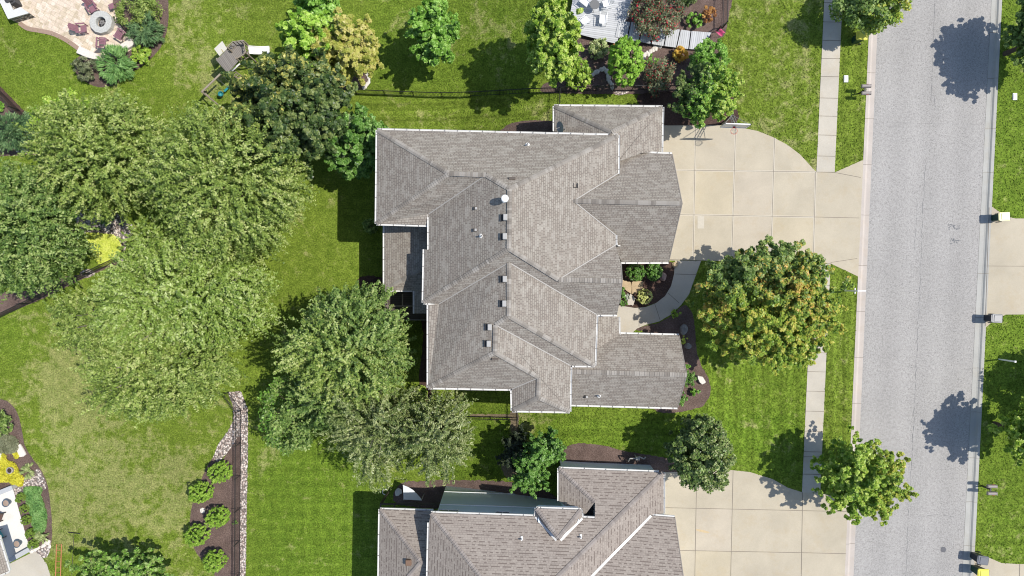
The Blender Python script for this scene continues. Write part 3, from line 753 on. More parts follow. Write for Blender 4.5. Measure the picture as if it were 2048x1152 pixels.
def kerb(name, fo, fi, sgn, mat):
    mb = MB()
    prof = [(0.0, -0.3), (0.0, 0.02), (0.30, 0.02), (0.42, -0.06), (0.55, -0.088), (1.0, -0.074)]
    for i in range(len(prof) - 1):
        (t0, z0), (t1, z1) = prof[i], prof[i + 1]
        vs = []
        for py in (Y0, Y1):
            a = fo(py); b = fi(py)
            vs += [kpt(a + (b - a) * t0, py, EAST + z0), kpt(a + (b - a) * t1, py, EAST + z1)]
        mb.add(vs, [(0, 1, 3, 2)] if sgn < 0 else [(0, 2, 3, 1)])
    o = mb.build(name, mat); o['kind'] = 'structure'
    jb = MB(); py = -60 + rndc.uniform(0, 40)
    while py < 1250:
        vs = []
        for t, z in ((0.0, 0.024), (0.30, 0.024), (0.42, -0.056), (0.55, -0.083), (1.0, -0.069)):
            a = fo(py); b = fi(py); vs.append((a + (b - a) * t, EAST + z))
        for (x0, z0), (x1, z1) in zip(vs[:-1], vs[1:]):
            jb.add([kpt(x0, py - .35, z0), kpt(x0, py + .35, z0), kpt(x1, py + .35, z1), kpt(x1, py - .35, z1)], [(0, 1, 2, 3)])
        py += rndc.choice((88, 92, 101))
    jb.build('joint', JOINT, o)
    return o
kerb('kerb', kl, kl2, 1, KERBL); kerb('kerb', kr, kr2, -1, KERBR)

# driveways
def joint_lines(name, parent, segs, dz=0.006, wide=True):
    dk = MB(); lt = MB()
    for i_, (a, b) in enumerate(segs):
        if wide:
            line_strip(lt, [a, b], 0.15, dz + i_ * 0.0006)
        line_strip(dk, [a, b], 0.034, dz + 0.006 + i_ * 0.0006)
    if wide: lt.build('joint_edge', JLIGHT, parent)
    dk.build('joint', JOINT, parent)
DZ = 0.022
drv = sheet('driveway', [(1300, 251), (1445, 251), (1480, 255), (1515, 262), (1545, 274), (1575, 290), (1600, 309), (1631, 343), (1669, 345), (1723, 321), (kl(321)+.2, 321), (kl(553)+.2, 553),
                         (1661, 527), (1402, 521), (1280, 521)], CONC, DZ, smooth=False)
CV = [m_concrete('slab_concrete_%d' % i, c_) for i, c_ in enumerate([(0.510, 0.445, 0.325), (0.500, 0.440, 0.345), (0.480, 0.425, 0.330)])]
def slabs(parent, xsf, ys, seed, dz):
    rn_ = random.Random(seed)
    for j in range(len(ys) - 1):
        for i in range(len(xsf) - 1):
            if rn_.random() < 0.22: continue
            q = [(xsf[i](ys[j]), ys[j] + xsf[i](0) * .0), (xsf[i + 1](ys[j]), ys[j] + 1.6), (xsf[i + 1](ys[j + 1]), ys[j + 1] + 1.6), (xsf[i](ys[j + 1]), ys[j + 1])]
            mb_ = MB(); mb_.add([(*G(x_, y_).xy, EAST + dz) for x_, y_ in q][::-1], [(0, 1, 2, 3)]); mb_.build('slab', CV[rn_.randrange(3)], parent)
L_ = lambda x0, y0, x1, y1: (lambda y: x0 + (x1 - x0) * (y - y0) / (y1 - y0))
slabs(drv, [L_(1391, 252, 1386, 521), L_(1471, 254, 1463, 524), L_(1549, 276, 1541, 525), L_(1631, 344, 1626, 527)], [340.5, 429.5, 521], 4, DZ + .003)
slabs(drv, [L_(1391, 252, 1386, 521), L_(1471, 254, 1463, 524)], [262, 340.5], 5, DZ + .003)
joint_lines('j', drv, [((1391, 252), (1386, 521)), ((1471, 254), (1463, 524)), ((1549, 276), (1541, 525)), ((1340, 340), (1631, 344)), ((1340, 429), (1628, 434)), ((1631, 344), (1626, 527))], DZ + .006)
joint_lines('j', drv, [((1631, 344), (1669, 345)), ((1669, 345), (1721, 355)), ((1626, 434), (1718, 436)), ((1621, 526), (1661, 527)), ((1661, 525), (1714, 517)), ((1340, 519), (1402, 521))], DZ + .006, False)
mb = MB(); mb.add([(*G(x, y).xy, EAST + DZ + .004) for x, y in ((1395, 457), (1395, 430.5), (1408, 431), (1408, 457))][::-1], [(0, 1, 2, 3)]); mb.build('patch', PATCH, drv)
walk = sheet('front_walk', [(1402, 521.5), (1397, 535), (1388, 560), (1378, 588), (1362, 610), (1342, 629), (1318, 643), (1290, 650), (1274, 657), (1262, 668), (1200, 668), (1200, 606), (1225, 607), (1245, 612), (1270, 616), (1292, 614), (1312, 606), (1330, 592), (1342, 572), (1348, 548), (1350, 521.5)], CONC2, DZ + 0.004, smooth=False)
joint_lines('j', walk, [((1278, 615), (1278, 653)), ((1309, 607), (1320, 640)), ((1336, 586), (1358, 606)), ((1350, 548), (1394, 549))], DZ + .010, False)
def swx(py): return 1648.2 - 0.0452 * py
def pave(y0, y1, joints):
    o = sheet('sidewalk', [(swx(y0), y0), (swx(y0) + 36.5, y0), (swx(y1) + 36.5, y1), (swx(y1), y1)], CONC2, DZ + 0.002, smooth=False)
    joint_lines('j', o, [((swx(y), y), (swx(y) + 36.5, y + .8)) for y in joints], DZ + .008, False)
pave(-500, 344, [-70, -35, 5, 44, 81, 117, 153, 196, 232, 270, 312]); pave(527, 985, [570, 611, 651, 705, 743, 782, 822, 862, 903, 913, 948])
drv2 = sheet('driveway', [(1300, 945), (1462, 940), (1500, 944), (1545, 958), (1575, 975), (1603, 984), (1640, 986), (kl(1000), 1000), (kl(1300)+.2, 1300), (1300, 1300)], CONC, DZ + .001, smooth=False)
slabs(drv2, [L_(1393, 960, 1387, 1290), L_(1466, 941, 1458, 1290), L_(1605, 984, 1600, 1290)], [1016, 1101, 1190], 8, DZ + .004)
joint_lines('j', drv2, [((1393, 960), (1387, 1290)), ((1466, 941), (1458, 1290)), ((1330, 1015), (1605, 1021)), ((1330, 1100), (1600, 1105)), ((1605, 984), (1600, 1290)), ((1605, 1021), (kl(1021), 1023)), ((1600, 1105), (kl(1107), 1107))], DZ + .007, False)
stn = MB(); rn = random.Random(3)
stn.add([(*G(1391 + 14 * (1 + math.cos(t)) , 1059 + 3 * (1 + math.cos(t)) + 2.4 * math.sin(t)).xy, EAST + DZ + .005) for t in [6.283 * i / 16 for i in range(16)]][::-1], [tuple(range(16))])
stn.build('rust_stain', simple('rust_concrete', (0.58, 0.45, 0.27), var=0.2), drv2)
drv3 = sheet('driveway', [(kr(415)-.2, 413), (2010, 432), (2030, 437), (2400, 440), (2400, 628), (2012, 629), (1988, 640), (kr(655)-.2, 655)], CONC, DZ, smooth=False)
joint_lines('j', drv3, [((1975, 532), (2300, 534)), ((1978, 415), (1970, 652))], DZ + .006, False)
drv4 = sheet('driveway', [(kr(1103)-.2, 1103), (2003, 1126), (2040, 1128), (2400, 1120), (2400, 1400), (kr(1400)-.2, 1400)], CONC, DZ, smooth=False)
joint_lines('j', drv4, [((2039, 1128), (2035, 1300)), ((1950, 1180), (2300, 1180))], DZ + .006, False)
for x0, y0, x1, y1, nm in ((1637, 150, 1645, 165, ''), ):
    pass
# ------------------------------------------------------------------ planting beds
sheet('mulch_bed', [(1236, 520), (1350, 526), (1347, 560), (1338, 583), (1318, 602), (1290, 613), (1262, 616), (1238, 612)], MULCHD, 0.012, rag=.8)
sheet('mulch_bed', [(1270, 658), (1290, 652), (1318, 645), (1343, 631), (1362, 614), (1374, 612), (1386, 632), (1391, 668), (1393, 700), (1402, 730), (1418, 760), (1421, 785), (1411, 806), (1390, 818), (1330, 826), (1300, 800), (1300, 680)], MULCH, 0.012, rag=1.0)
sheet('mulch_bed', [(1003, 275), (1012, 252), (1030, 245), (1060, 241), (1105, 242), (1120, 250), (1120, 280)], MULCH, 0.012, rag=1)
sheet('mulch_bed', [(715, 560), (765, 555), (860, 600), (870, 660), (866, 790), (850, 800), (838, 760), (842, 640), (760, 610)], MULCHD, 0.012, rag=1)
sheet('mulch_bed', [(1140, 890), (1200, 890), (1250, 902), (1330, 915), (1370, 925), (1380, 960), (1360, 985), (1320, 990), (1150, 1010), (1120, 930)], MULCH, 0.012, rag=1)
sheet('mulch_bed', [(800, 968), (850, 962), (900, 960), (1000, 962), (1060, 970), (1100, 985), (1110, 1010), (980, 1020), (800, 1010)], MULCH, 0.012, rag=1.5)
sheet('mulch_bed', [(1020, 826), (1036, 826), (1037, 870), (1040, 930), (1020, 960), (1002, 930), (1022, 880)], SOIL, 0.010, rag=1)
sheet('mulch_bed', [(940, 828), (1030, 829), (1030, 836), (940, 834)], SOIL, 0.014, smooth=False, rag=1)
sheet('mulch_bed', [(1152, 60), (1240, 70), (1262, -60), (1452, -60), (1452, 60), (1438, 80), (1450, 110), (1448, 178), (1440, 186), (1250, 188), (1100, 186), (1082, 178), (1095, 165), (1160, 150)], MULCH, 0.012, rag=1)
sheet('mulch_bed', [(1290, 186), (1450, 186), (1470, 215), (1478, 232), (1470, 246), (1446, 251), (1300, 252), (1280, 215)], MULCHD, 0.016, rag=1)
sheet('mulch_bed', [(690, 130), (722, 138), (738, 152), (736, 168), (718, 178), (640, 180), (600, 170), (610, 90)], MULCH, 0.012, rag=.5)
sheet('mulch_bed', [(225, -20), (325, -20), (337, 20), (334, 60), (321, 95), (297, 122), (262, 147), (228, 170), (196, 174), (166, 160), (150, 140), (158, 112), (210, 90), (240, 50)], MULCH, 0.012, rag=.7)
sheet('mulch_bed', [(-60, 180), (0, 190), (40, 222), (75, 258), (80, 300), (60, 310), (-60, 300)], MULCH, 0.012, rag=.5)
sheet('mulch_shade_strip', [(-60, 112), (0, 172), (40, 213), (86, 262), (80, 274), (34, 226), (0, 188), (-60, 130)], MULCHD, 0.014, smooth=False, rag=.8)  # fence shadow laid in as a strip of dark mulch
sheet('mulch_bed', [(-60, 600), (0, 585), (60, 580), (120, 555), (180, 545), (245, 512), (248, 522), (170, 556), (80, 600), (0, 632), (-60, 660)], MULCH, 0.012, rag=.5)
sheet('mulch_bed', [(424, 917), (440, 925), (455, 905), (478, 872), (487, 874), (481, 1230), (440, 1230), (430, 1152), (408, 1125), (390, 1100), (380, 1060), (383, 1015), (398, 970)], MULCH, 0.012, rag=.4)
sheet('gravel_bed', [(455, 784), (466, 812), (467, 842), (455, 863), (438, 885), (425, 917), (438, 924), (455, 905), (476, 874), (482, 874), (479, 1230), (490, 1230), (496, 900), (496, 818), (482, 782)], GRAVEL, 0.018, smooth=False, rag=.7)
sheet('gravel_bed', [(150, 425), (190, 420), (240, 430), (268, 455), (262, 478), (225, 472), (190, 470), (165, 466)], GRAVEL, 0.018, rag=1)
sheet('gravel_bed', [(235, 465), (252, 470), (248, 520), (236, 518)], GRAVEL, 0.02, rag=.5)
sheet('gravel_bed', [(35, 298), (75, 292), (77, 302), (55, 308), (35, 305)], GRAVEL, 0.018, rag=.5)
sheet('gravel_bed', [(160, 545), (178, 538), (190, 548), (172, 556)], GRAVEL, 0.018, rag=.5)
sheet('mulch_bed', [(-60, 790), (0, 798), (20, 806), (36, 828), (44, 860), (50, 890), (62, 912), (82, 940), (94, 965), (100, 1000), (104, 1040), (104, 1080), (96, 1100), (60, 1105), (20, 985), (-60, 985)], MULCH, 0.012, rag=.4)
sheet('gravel_bed', [(58, 950), (76, 938), (86, 952), (92, 978), (60, 980), (40, 990), (25, 985), (34, 968)], GRAVEL, 0.018, rag=.5)
sheet('gravel_bed', [(60, 1098), (80, 1092), (96, 1078), (102, 1086), (98, 1108), (88, 1116), (70, 1108)], GRAVEL, 0.018, rag=.5)
sheet('gravel_bed', [(1228, 183), (1248, 183), (1258, 184), (1244, 190), (1232, 190)], GRAVEL, 0.02, rag=.6)

def grass_blades(n=210000, seed=9):
    rng = np.random.default_rng(seed)
    PX = rng.uniform(-30, 2078, n); PY = rng.uniform(-30, 1182, n); ok = ~((PX > kl(PY) - .5) & (PX < kr(PY) + .5))
    for poly in COVERED:
        lo, hi = poly.min(0), poly.max(0); c_ = ok & (PX > lo[0]) & (PX < hi[0]) & (PY > lo[1]) & (PY < hi[1]); k = np.where(c_)[0]
        if len(k) == 0: continue
        X, Y = PX[k], PY[k]; ins = np.zeros(len(k), bool); j = len(poly) - 1
        for i in range(len(poly)):
            yi, yj, xi, xj = poly[i, 1], poly[j, 1], poly[i, 0], poly[j, 0]
            ins ^= ((yi > Y) != (yj > Y)) & (X < (xj - xi) * (Y - yi) / (yj - yi + 1e-12) + xi); j = i
        ok[k[ins]] = False
    PX, PY = PX[ok], PY[ok]; M = len(PX); z = np.full(M, 1.5)
    for _ in range(40):
        s_ = (CAMH - z) / FPX; t_ = np.clip(((PX - 1024) * s_ + 7) / 13, 0, 1); z = .5 * z + .5 * EAST * t_ * t_ * (3 - 2 * t_)
    s_ = (CAMH - z) / FPX; pos = np.column_stack([(PX - 1024) * s_, -(PY - 576) * s_, z + rng.uniform(.02, .05, M)])
    nr = unit(np.array([0, 0, 0.8]) + rng.normal(0, 0.38, (M, 3))); a_ = unit(np.cross(nr, rng.normal(size=(M, 3)))); b_ = np.cross(nr, a_); L = rng.uniform(.07, .17, M)
    a_ = a_ * L[:, None] * .5; b_ = b_ * L[:, None] * .22
    V_ = np.stack([pos - a_, pos + b_, pos + a_, pos - b_], 1).reshape(-1, 3)
    o = np_mesh('grass', V_, M, np.full(M, .5), GRASS, None); me = o.data
    for nme, arr in zip(('dry', 'lush', 'sx', 'sy'), lawn_fields(PX, PY)):
        at = me.attributes.new(nme, 'FLOAT', 'POINT'); at.data.foreach_set('value', np.repeat(arr, 4).astype(np.float32))
    tag(o, 'short mown grass blades covering all the lawns', 'grass', kind='stuff')

# ------------------------------------------------------------------ roofs
def onplane(px, py, A, B, C):
    A, B, C = map(Vector, (A, B, C)); n = (B - A).cross(C - A)
    o = Vector((0, 0, CAMH)); d = Vector(((px - 1024) / FPX, -(py - 576) / FPX, -1))
    t = (A - o).dot(n) / d.dot(n); return o + d * t
def roof_mesh(name, planes, mat, parent, th=0.13):
    bm = bmesh.new(); uvl = bm.loops.layers.uv.new('UVMap')
    for pts in planes:
        pts = [Vector(p) for p in pts]
        ar = sum(pts[i].x * pts[(i + 1) % len(pts)].y - pts[(i + 1) % len(pts)].x * pts[i].y for i in range(len(pts)))
        if ar < 0: pts = pts[::-1]
        nrm = Vector((0, 0, 0))
        for i in range(len(pts)):
            a, b = pts[i], pts[(i + 1) % len(pts)]
            nrm += Vector(((a.y - b.y) * (a.z + b.z), (a.z - b.z) * (a.x + b.x), (a.x - b.x) * (a.y + b.y)))
        nrm.normalize()
        u = Vector((0, 0, 1)).cross(nrm)
        u = u.normalized() if u.length > 1e-4 else Vector((1, 0, 0)); v = nrm.cross(u)
        L = parent.location
        top = [bm.verts.new(p - L) for p in pts]; bot = [bm.verts.new(p - L - Vector((0, 0, th))) for p in pts]
        fs = [bm.faces.new(top), bm.faces.new(bot[::-1])]
        n = len(pts)
        for i in range(n): fs.append(bm.faces.new((top[i], bot[i], bot[(i + 1) % n], top[(i + 1) % n])))
        for f in fs:
            for lp in f.loops:
                w_ = lp.vert.co + L; lp[uvl].uv = (w_.dot(u), w_.dot(v))
    me = bpy.data.meshes.new(name); bm.to_mesh(me); bm.free(); me.materials.append(mat)
    o = bpy.data.objects.new(name, me); COL.objects.link(o); o.parent = parent; return o
def caps(mb, p0, p1, w=0.15, drop=0.05, step=0.17, seed=0, lift=0.035):
    rn = random.Random(seed); p0 = Vector(p0); p1 = Vector(p1); d = p1 - p0; L = d.length; d.normalize()
    sd_ = Vector((-d.y, d.x, 0)).normalized() * w; n = int(L / step)
    lv = rn.random()
    for i in range(n + 1):
        a = p0 + d * min(L, i * step); b = p0 + d * min(L, (i + 1) * step + 0.02)
        up0 = Vector((0, 0, lift + 0.035)); up1 = Vector((0, 0, lift + 0.004))
        lv = rn.choice((0.05, 0.3, 0.5, 0.55, 0.75, 1.0)) if rn.random() < 0.75 else lv
        mb.cur = lv; dn = Vector((0, 0, -drop))
        vs = [a + up0 + sd_ + dn, a + up0, a + up0 - sd_ + dn, b + up1 + sd_ + dn, b + up1, b + up1 - sd_ + dn,
              a + sd_ + dn, a - sd_ + dn]
        mb.add(vs, [(0, 3, 4, 1), (1, 4, 5, 2), (0, 1, 2, 7, 6)])
def gutter(p0, p1, centre, parent, w=0.125, hang=0.85):
    p0 = Vector(p0); p1 = Vector(p1); d = p1 - p0; L = d.length; d.normalize(); o = Vector((-d.y, d.x, 0)).normalized()
    if o.dot(Vector(centre) - (p0 + p1) / 2) > 0: o = -o
    mb = MB(); Z = Vector((0, 0, 1)); e = 0.012
    p0 = p0 - d * 0.01; p1 = p1 + d * 0.01
    prof = [(0.006, -0.005), (0.006, -0.13), (w, -0.13), (w, 0.0), (w - 0.022, 0.0), (w - 0.022, -0.05), (0.02, -0.05)]
    vs = []
    for p in (p0, p1):
        for a, z in prof: vs.append(p + o * a + Z * z)
    n = len(prof); mb.add(vs, [(i, i + 1, n + i + 1, n + i) for i in range(n - 1)] + [tuple(range(n)), tuple(range(2 * n - 1, n - 1, -1))])
    k = 0.3
    while k < L:
        c = p0 + d * k + o * (w / 2 + 0.01); mb.box(c + Z * 0.002, (0.03, w - 0.02, 0.012), math.atan2(d.y, d.x), 1); k += hang
    return mb.build('gutter', [GUTW, GUTI], parent, world=True)
def fascia(p0, p1, parent, th=0.2, mat=None):
    mb = MB(); p0 = Vector(p0); p1 = Vector(p1); d = (p1 - p0); h = Vector((-d.y, d.x, 0)).normalized() * 0.025
    u = Vector((0, 0, 0.02)); dn = Vector((0, 0, -th))
    vs = [p0 - h + dn, p1 - h + dn, p1 - h + u, p0 - h + u, p0 + h + dn, p1 + h + dn, p1 + h + u, p0 + h + u]
    mb.add(vs, [(0, 1, 2, 3), (7, 6, 5, 4), (3, 2, 6, 7), (0, 4, 5, 1), (0, 3, 7, 4), (1, 5, 6, 2)])
    return mb.build('rake_board', mat or GUTW, parent, world=True)
def valley(mb, p0, p1, w, lift=0.03):
    p0 = Vector(p0); p1 = Vector(p1); d = (p1 - p0).normalized(); s_ = Vector((-d.y, d.x, 0)).normalized() * w / 2; u = Vector((0, 0, lift))
    mb.add([p0 - s_ + u, p1 - s_ + u, p1 + s_ + u, p0 + s_ + u], [(0, 1, 2, 3)])
def offset_poly(pts, d):
    n = len(pts); ar = sum(pts[i][0] * pts[(i + 1) % n][1] - pts[(i + 1) % n][0] * pts[i][1] for i in range(n)); sg = 1 if ar > 0 else -1
    out = []
    for i in range(n):
        a = Vector(pts[i - 1][:2]); b = Vector(pts[i][:2]); c = Vector(pts[(i + 1) % n][:2])
        e1 = (b - a).normalized(); e2 = (c - b).normalized()
        n1 = Vector((-e1.y, e1.x)) * sg; n2 = Vector((-e2.y, e2.x)) * sg
        bis = n1 + n2
        if bis.length < 1e-3: out.append(tuple(b + n1 * d)); continue
        out.append(tuple(b + bis * (d / max(0.35, 1 + n1.dot(n2)))))
    return out
def walls(pxs, ze, zb, ins, mat, parent, ztop=None):
    pts = [P(x, y, ze) for x, y in pxs]; pts = offset_poly([(p.x, p.y) for p in pts], ins)
    mb = MB(); mb.prism(pts, zb, ze + 0.05 if ztop is None else ztop)
    return mb.build('wall', mat, parent, world=True)
def window(c, nrm, wd, h, parent, name='window'):
    """window with frame on a vertical wall; c is its centre on the wall face"""
    c = Vector(c); nrm = Vector(nrm).normalized(); rz = math.atan2(nrm.y, nrm.x)
    mb = MB(); mb.box(c + nrm * 0.01, (0.05, wd - 0.08, h - 0.08), rz)
    o = mb.build(name, GLASS, parent, world=True)
    fb = MB(); t = Vector((-nrm.y, nrm.x, 0)); f = c + nrm * 0.03
    for s_ in (-1, 1):
        fb.box(f + t * s_ * (wd / 2 - .04), (0.09, 0.08, h), rz); fb.box(f + Vector((0, 0, s_ * (h / 2 - .04))), (0.09, wd - .16, 0.08), rz)
    fb.box(f, (0.05, 0.03, h - .16), rz)
    fb.build('window_frame', WHITE, o, world=True)
    return o
def garage_door(c, nrm, wd, h, parent):
    c = Vector(c); nrm = Vector(nrm).normalized(); rz = math.atan2(nrm.y, nrm.x); mb = MB()
    for i in range(4): mb.bevbox(c + nrm * 0.03 + Vector((0, 0, -h / 2 + h * (i + .5) / 4)), (0.06, wd, h / 4 - .02), rz, b=0.008)
    return mb.build('garage_door', WHITE, parent, world=True)

# ---- the main house
hc_ = P(1000, 520, 0); hloc = Vector((hc_.x, hc_.y, g(hc_.x)))
house = empty('house', hloc, 0, 'large central house with sprawling grey shingle hip roof and a row of box vents', 'house')
RZ, EZ = 11.2, 8.0
V = {}
a = P(755, 260, EZ); c = P(1236, 271, EZ); gg = P(1019, 378, RZ)
V['a'], V['c'], V['g'] = a, c, gg
V['b'] = P(753, 447, EZ); V['b2'] = P(856, 450, EZ)
V['d'] = onplane(898, 347, a, c, gg); V['e'] = onplane(972, 350, a, c, gg)
V['h'] = P(1018, 497, RZ); V['i'] = P(847, 605, EZ)
WP = (V['i'], P(849, 499, EZ), V['h'])
V['j1'] = P(849, 499, EZ); V['j2'] = onplane(858, 499, *WP); V['f'] = onplane(858, 428, *WP)
EP = (V['c'], P(1234, 492, EZ), V['h'])
SP = (V['i'], P(1193, 629, EZ), V['h'])
V['k'] = onplane(1018, 525, *SP); V['n'] = onplane(1117, 559, *SP); V['m'] = P(1193, 629, EZ)
V['i2'] = onplane(878, 608, *SP); V['r'] = Vector((P(1244, 562, V['n'].z))); V['se1'] = onplane(1234, 629, *SP); V['se2'] = onplane(1239, 606, *SP)
V['o1'] = onplane(1231, 470, *EP); V['o2'] = onplane(1231, 490, *EP)
V['p'] = onplane(1147, 402, *EP); V['q'] = onplane(1236, 347, *EP)
V['rn'] = onplane(1242, 527, V['n'], V['r'], V['o2'])
pz = V['p'].z; V['s'] = P(1364, 407, pz)
V['gne'] = P(1344, 308, 6.6); V['gnw'] = P(1282, 306, 6.62); GN = (V['p'], V['s'], V['gne'])
V['gn2'] = onplane(1232, 324, *GN); V['gq'] = onplane(1232, 349, *GN)
V['gse'] = P(1337, 524, 6.5); V['gsw'] = P(1243, 524, 6.5)
GSP = (V['p'], V['s'], V['gse']); V['go'] = onplane(1229, 490, *GSP)
V['nw'] = P(1109, 212, 6.2); V['ne'] = P(1325, 214, 6.2); V['nse'] = P(1323, 303, 6.2); V['t'] = P(1223, 264, 8.05); V['t2'] = P(1224, 335, 7.9)
NEP = (V['ne'], V['nse'], V['t']); NWP = (V['nw'], P(1109, 300, 6.2), V['t'])
V['nsx'] = onplane(1282, 306, *NEP); V['nsy'] = onplane(1238, 322, *NEP); V['nwb'] = P(1109, 285, 6.2)
V['l'] = P(1018, 632, 10.5); V['x'] = P(1189, 731, EZ); V['u'] = P(991, 650, 10.08); V['y'] = P(1141, 731, EZ); V['v'] = P(990, 705, 10.08); V['w'] = P(857, 775, EZ)
V['w1'] = P(857, 610, EZ); V['sse'] = P(1139, 823, EZ); V['ssw'] = P(1025, 821, EZ); V['dc'] = P(1024, 778, EZ); V['d1'] = P(1078, 755, 8.82); V['d2'] = P(1077, 795, 8.82)
planes = [
    [V['a'], V['c'], V['g'], V['e'], V['d']], [V['a'], V['d'], V['b']], [V['b'], V['d'], V['e'], V['f'], V['b2']],
    [V['e'], V['g'], V['h'], V['i'], V['j1'], V['j2'], V['f']],
    [V['g'], V['c'], V['q'], V['p'], V['o1'], V['o2'], V['n'], V['h']],
    [V['h'], V['n'], V['r'], V['se2'], V['se1'], V['m'], V['k'], V['i2'], V['i']],
    [V['n'], V['o2'], V['rn'], V['r']],
    [V['p'], V['gq'], V['gn2'], V['gnw'], V['gne'], V['s']], [V['p'], V['s'], V['gse'], V['gsw'], V['go']],
    [V['nw'], V['ne'], V['t']], [V['nw'], V['t'], V['t2'], V['nwb']], [V['ne'], V['nse'], V['nsx'], V['nsy'], V['t2'], V['t']],
    [V['k'], V['l'], V['u'], V['v'], V['w'], V['w1'], V['i2']], [V['k'], V['m'], V['x'], V['l']], [V['l'], V['x'], V['y'], V['u']],
    [V['u'], V['y'], V['sse'], V['d2'], V['d1'], V['v']], [V['v'], V['d1'], V['dc'], V['w']],
    [V['d1'], V['d2'], V['ssw'], V['dc']], [V['d2'], V['sse'], V['ssw']],
]
# lower porch roof, south-east gable, patio cover
V['p1'] = P(1190, 628, 6.88); V['p2'] = P(1237, 634, 6.15); V['p3'] = P(1238, 678, 6.15); V['p4'] = P(1190, 702, 6.88)
V['r1'] = P(1138, 743, 7.9); V['r2'] = P(1373, 750, 7.9); V['q1'] = P(1140, 666, 6.1); V['q2'] = P(1358, 671, 6.1); V['q3'] = P(1355, 815, 6.1); V['q4'] = P(1141, 809, 6.1)
planes += [[V['p1'], V['p2'], V['p3'], V['p4']], [V['r1'], V['r2'], V['q2'], V['q1']], [V['r1'], V['r2'], V['q3'], V['q4']]]
V['c1'] = P(769, 440, 4.9); V['c2'] = P(769, 580, 4.9); V['c3'] = P(862, 528, 6.0); V['c4'] = P(862, 440, 6.0); V['c5'] = P(862, 582, 4.9)
V['k1'] = P(829, 580, 4.8); V['k2'] = P(829, 627, 4.8); V['k3'] = P(862, 627, 5.25); V['k4'] = P(862, 580, 5.25)
planes += [[V['c1'], V['c2'], V['c3'], V['c4']], [V['c2'], V['c5'], V['c3']], [V['k1'], V['k2'], V['k3'], V['k4']]]
roof = roof_mesh('roof', planes, SHING, house)
roof.location = (0, 0, 0)
for i, (p, q) in enumerate([('d', 'a'), ('d', 'b'), ('d', 'e'), ('e', 'g'), ('g', 'c'), ('g', 'h'), ('h', 'i'), ('h', 'n'), ('n', 'r'), ('p', 's'), ('t', 'nw'), ('t', 'ne'), ('k', 'l'), ('l', 'u'), ('u', 'v'),
                            ('l', 'x'), ('v', 'w'), ('v', 'd1'), ('d1', 'd2'), ('d2', 'ssw'), ('d2', 'sse'), ('r1', 'r2'), ('c3', 'c2')]):
    mb = MB(); caps(mb, V[q], V[p], seed=i) if p in 'dghpklv' else caps(mb, V[p], V[q], seed=i)
    mb.build('ridge_cap', CAP, roof, world=True, tint=True)
for p, q in [('e', 'f'), ('p', 'q'), ('p', 'o1'), ('n', 'o2'), ('k', 'i2'), ('k', 'm'), ('u', 'y'), ('d1', 'dc'), ('gnw', 'gn2'), ('p4', 'p3')]:
    mb = MB(); valley(mb, V[p], V[q], 0.07, 0.035); mb.build('valley_flashing', VALG, roof, world=True)
for p, q, cc in [('a', 'c', 'g'), ('a', 'b', 'd'), ('b', 'b2', 'd'), ('j2', 'f', 'h'), ('j1', 'i', 'h'), ('i', 'i2', 'h'), ('w1', 'w', 'l'), ('w', 'dc', 'v'), ('dc', 'ssw', 'd1'), ('ssw', 'sse', 'd1'),
                 ('sse', 'y', 'v'), ('y', 'x', 'l'), ('x', 'm', 'k'), ('m', 'se1', 'h'), ('o1', 'o2', 'h'), ('q', 'c', 'h'), ('gnw', 'gne', 's'), ('gsw', 'gse', 's'), ('nw', 'ne', 't'), ('ne', 'nse', 't'),
                 ('nw', 'nwb', 't'), ('p2', 'p3', 'p1'), ('q2', 'q1', 'r1'), ('q3', 'q4', 'r1'), ('c1', 'c2', 'c3'), ('c2', 'k1', 'c3'), ('k1', 'k2', 'k3')]:
    A, B = V[p], V[q]
    if (p, q) == ('q2', 'q1'): B = P(1241, 668, 6.1)
    if (p, q) == ('nw', 'nwb'): B = P(1109, 262, 6.2)
    gutter(A, B, V[cc], house)
for p, q in [('s', 'gne'), ('s', 'gse'), ('r2', 'q2'), ('r2', 'q3'), ('r', 'se2'), ('r', 'rn')]: fascia(V[p] + Vector((.02, 0, 0)), V[q] + Vector((.02, 0, 0)), house, mat=simple('taupe_rake', (0.30, 0.27, 0.24)))
# walls
zb = -0.3
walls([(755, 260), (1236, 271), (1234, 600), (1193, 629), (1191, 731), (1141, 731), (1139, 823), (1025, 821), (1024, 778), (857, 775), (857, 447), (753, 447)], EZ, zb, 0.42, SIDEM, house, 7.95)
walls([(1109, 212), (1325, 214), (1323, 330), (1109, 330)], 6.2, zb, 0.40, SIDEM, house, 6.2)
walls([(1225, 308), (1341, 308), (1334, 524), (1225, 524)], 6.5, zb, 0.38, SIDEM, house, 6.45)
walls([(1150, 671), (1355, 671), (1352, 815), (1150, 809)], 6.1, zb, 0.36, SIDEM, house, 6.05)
for top, l_, r_, ex in (('s', 'gne', 'gse', 0.38), ('r2', 'q2', 'q3', 0.36)):
    T, A, B = V[top].copy(), V[l_].copy(), V[r_].copy(); dx = ex
    A = A + (B - A).normalized() * 0.3; B = B + (A - B).normalized() * 0.3; xx = min(A.x, B.x) - dx
    zt = T.z - 0.25; ze = A.z - 0.07; mb = MB()
    mb.add([(xx, A.y, ze), (xx, B.y, ze), (xx, T.y, zt), (xx - .2, A.y, ze), (xx - .2, B.y, ze), (xx - .2, T.y, zt)], [(0, 1, 2), (5, 4, 3), (0, 3, 4, 1), (1, 4, 5, 2), (2, 5, 3, 0)])
    mb.build('gable_wall', SIDEM, house, world=True)
mb = MB(); A, B, T = V['rn'], V['se2'], V['r']; xx = B.x - 0.45
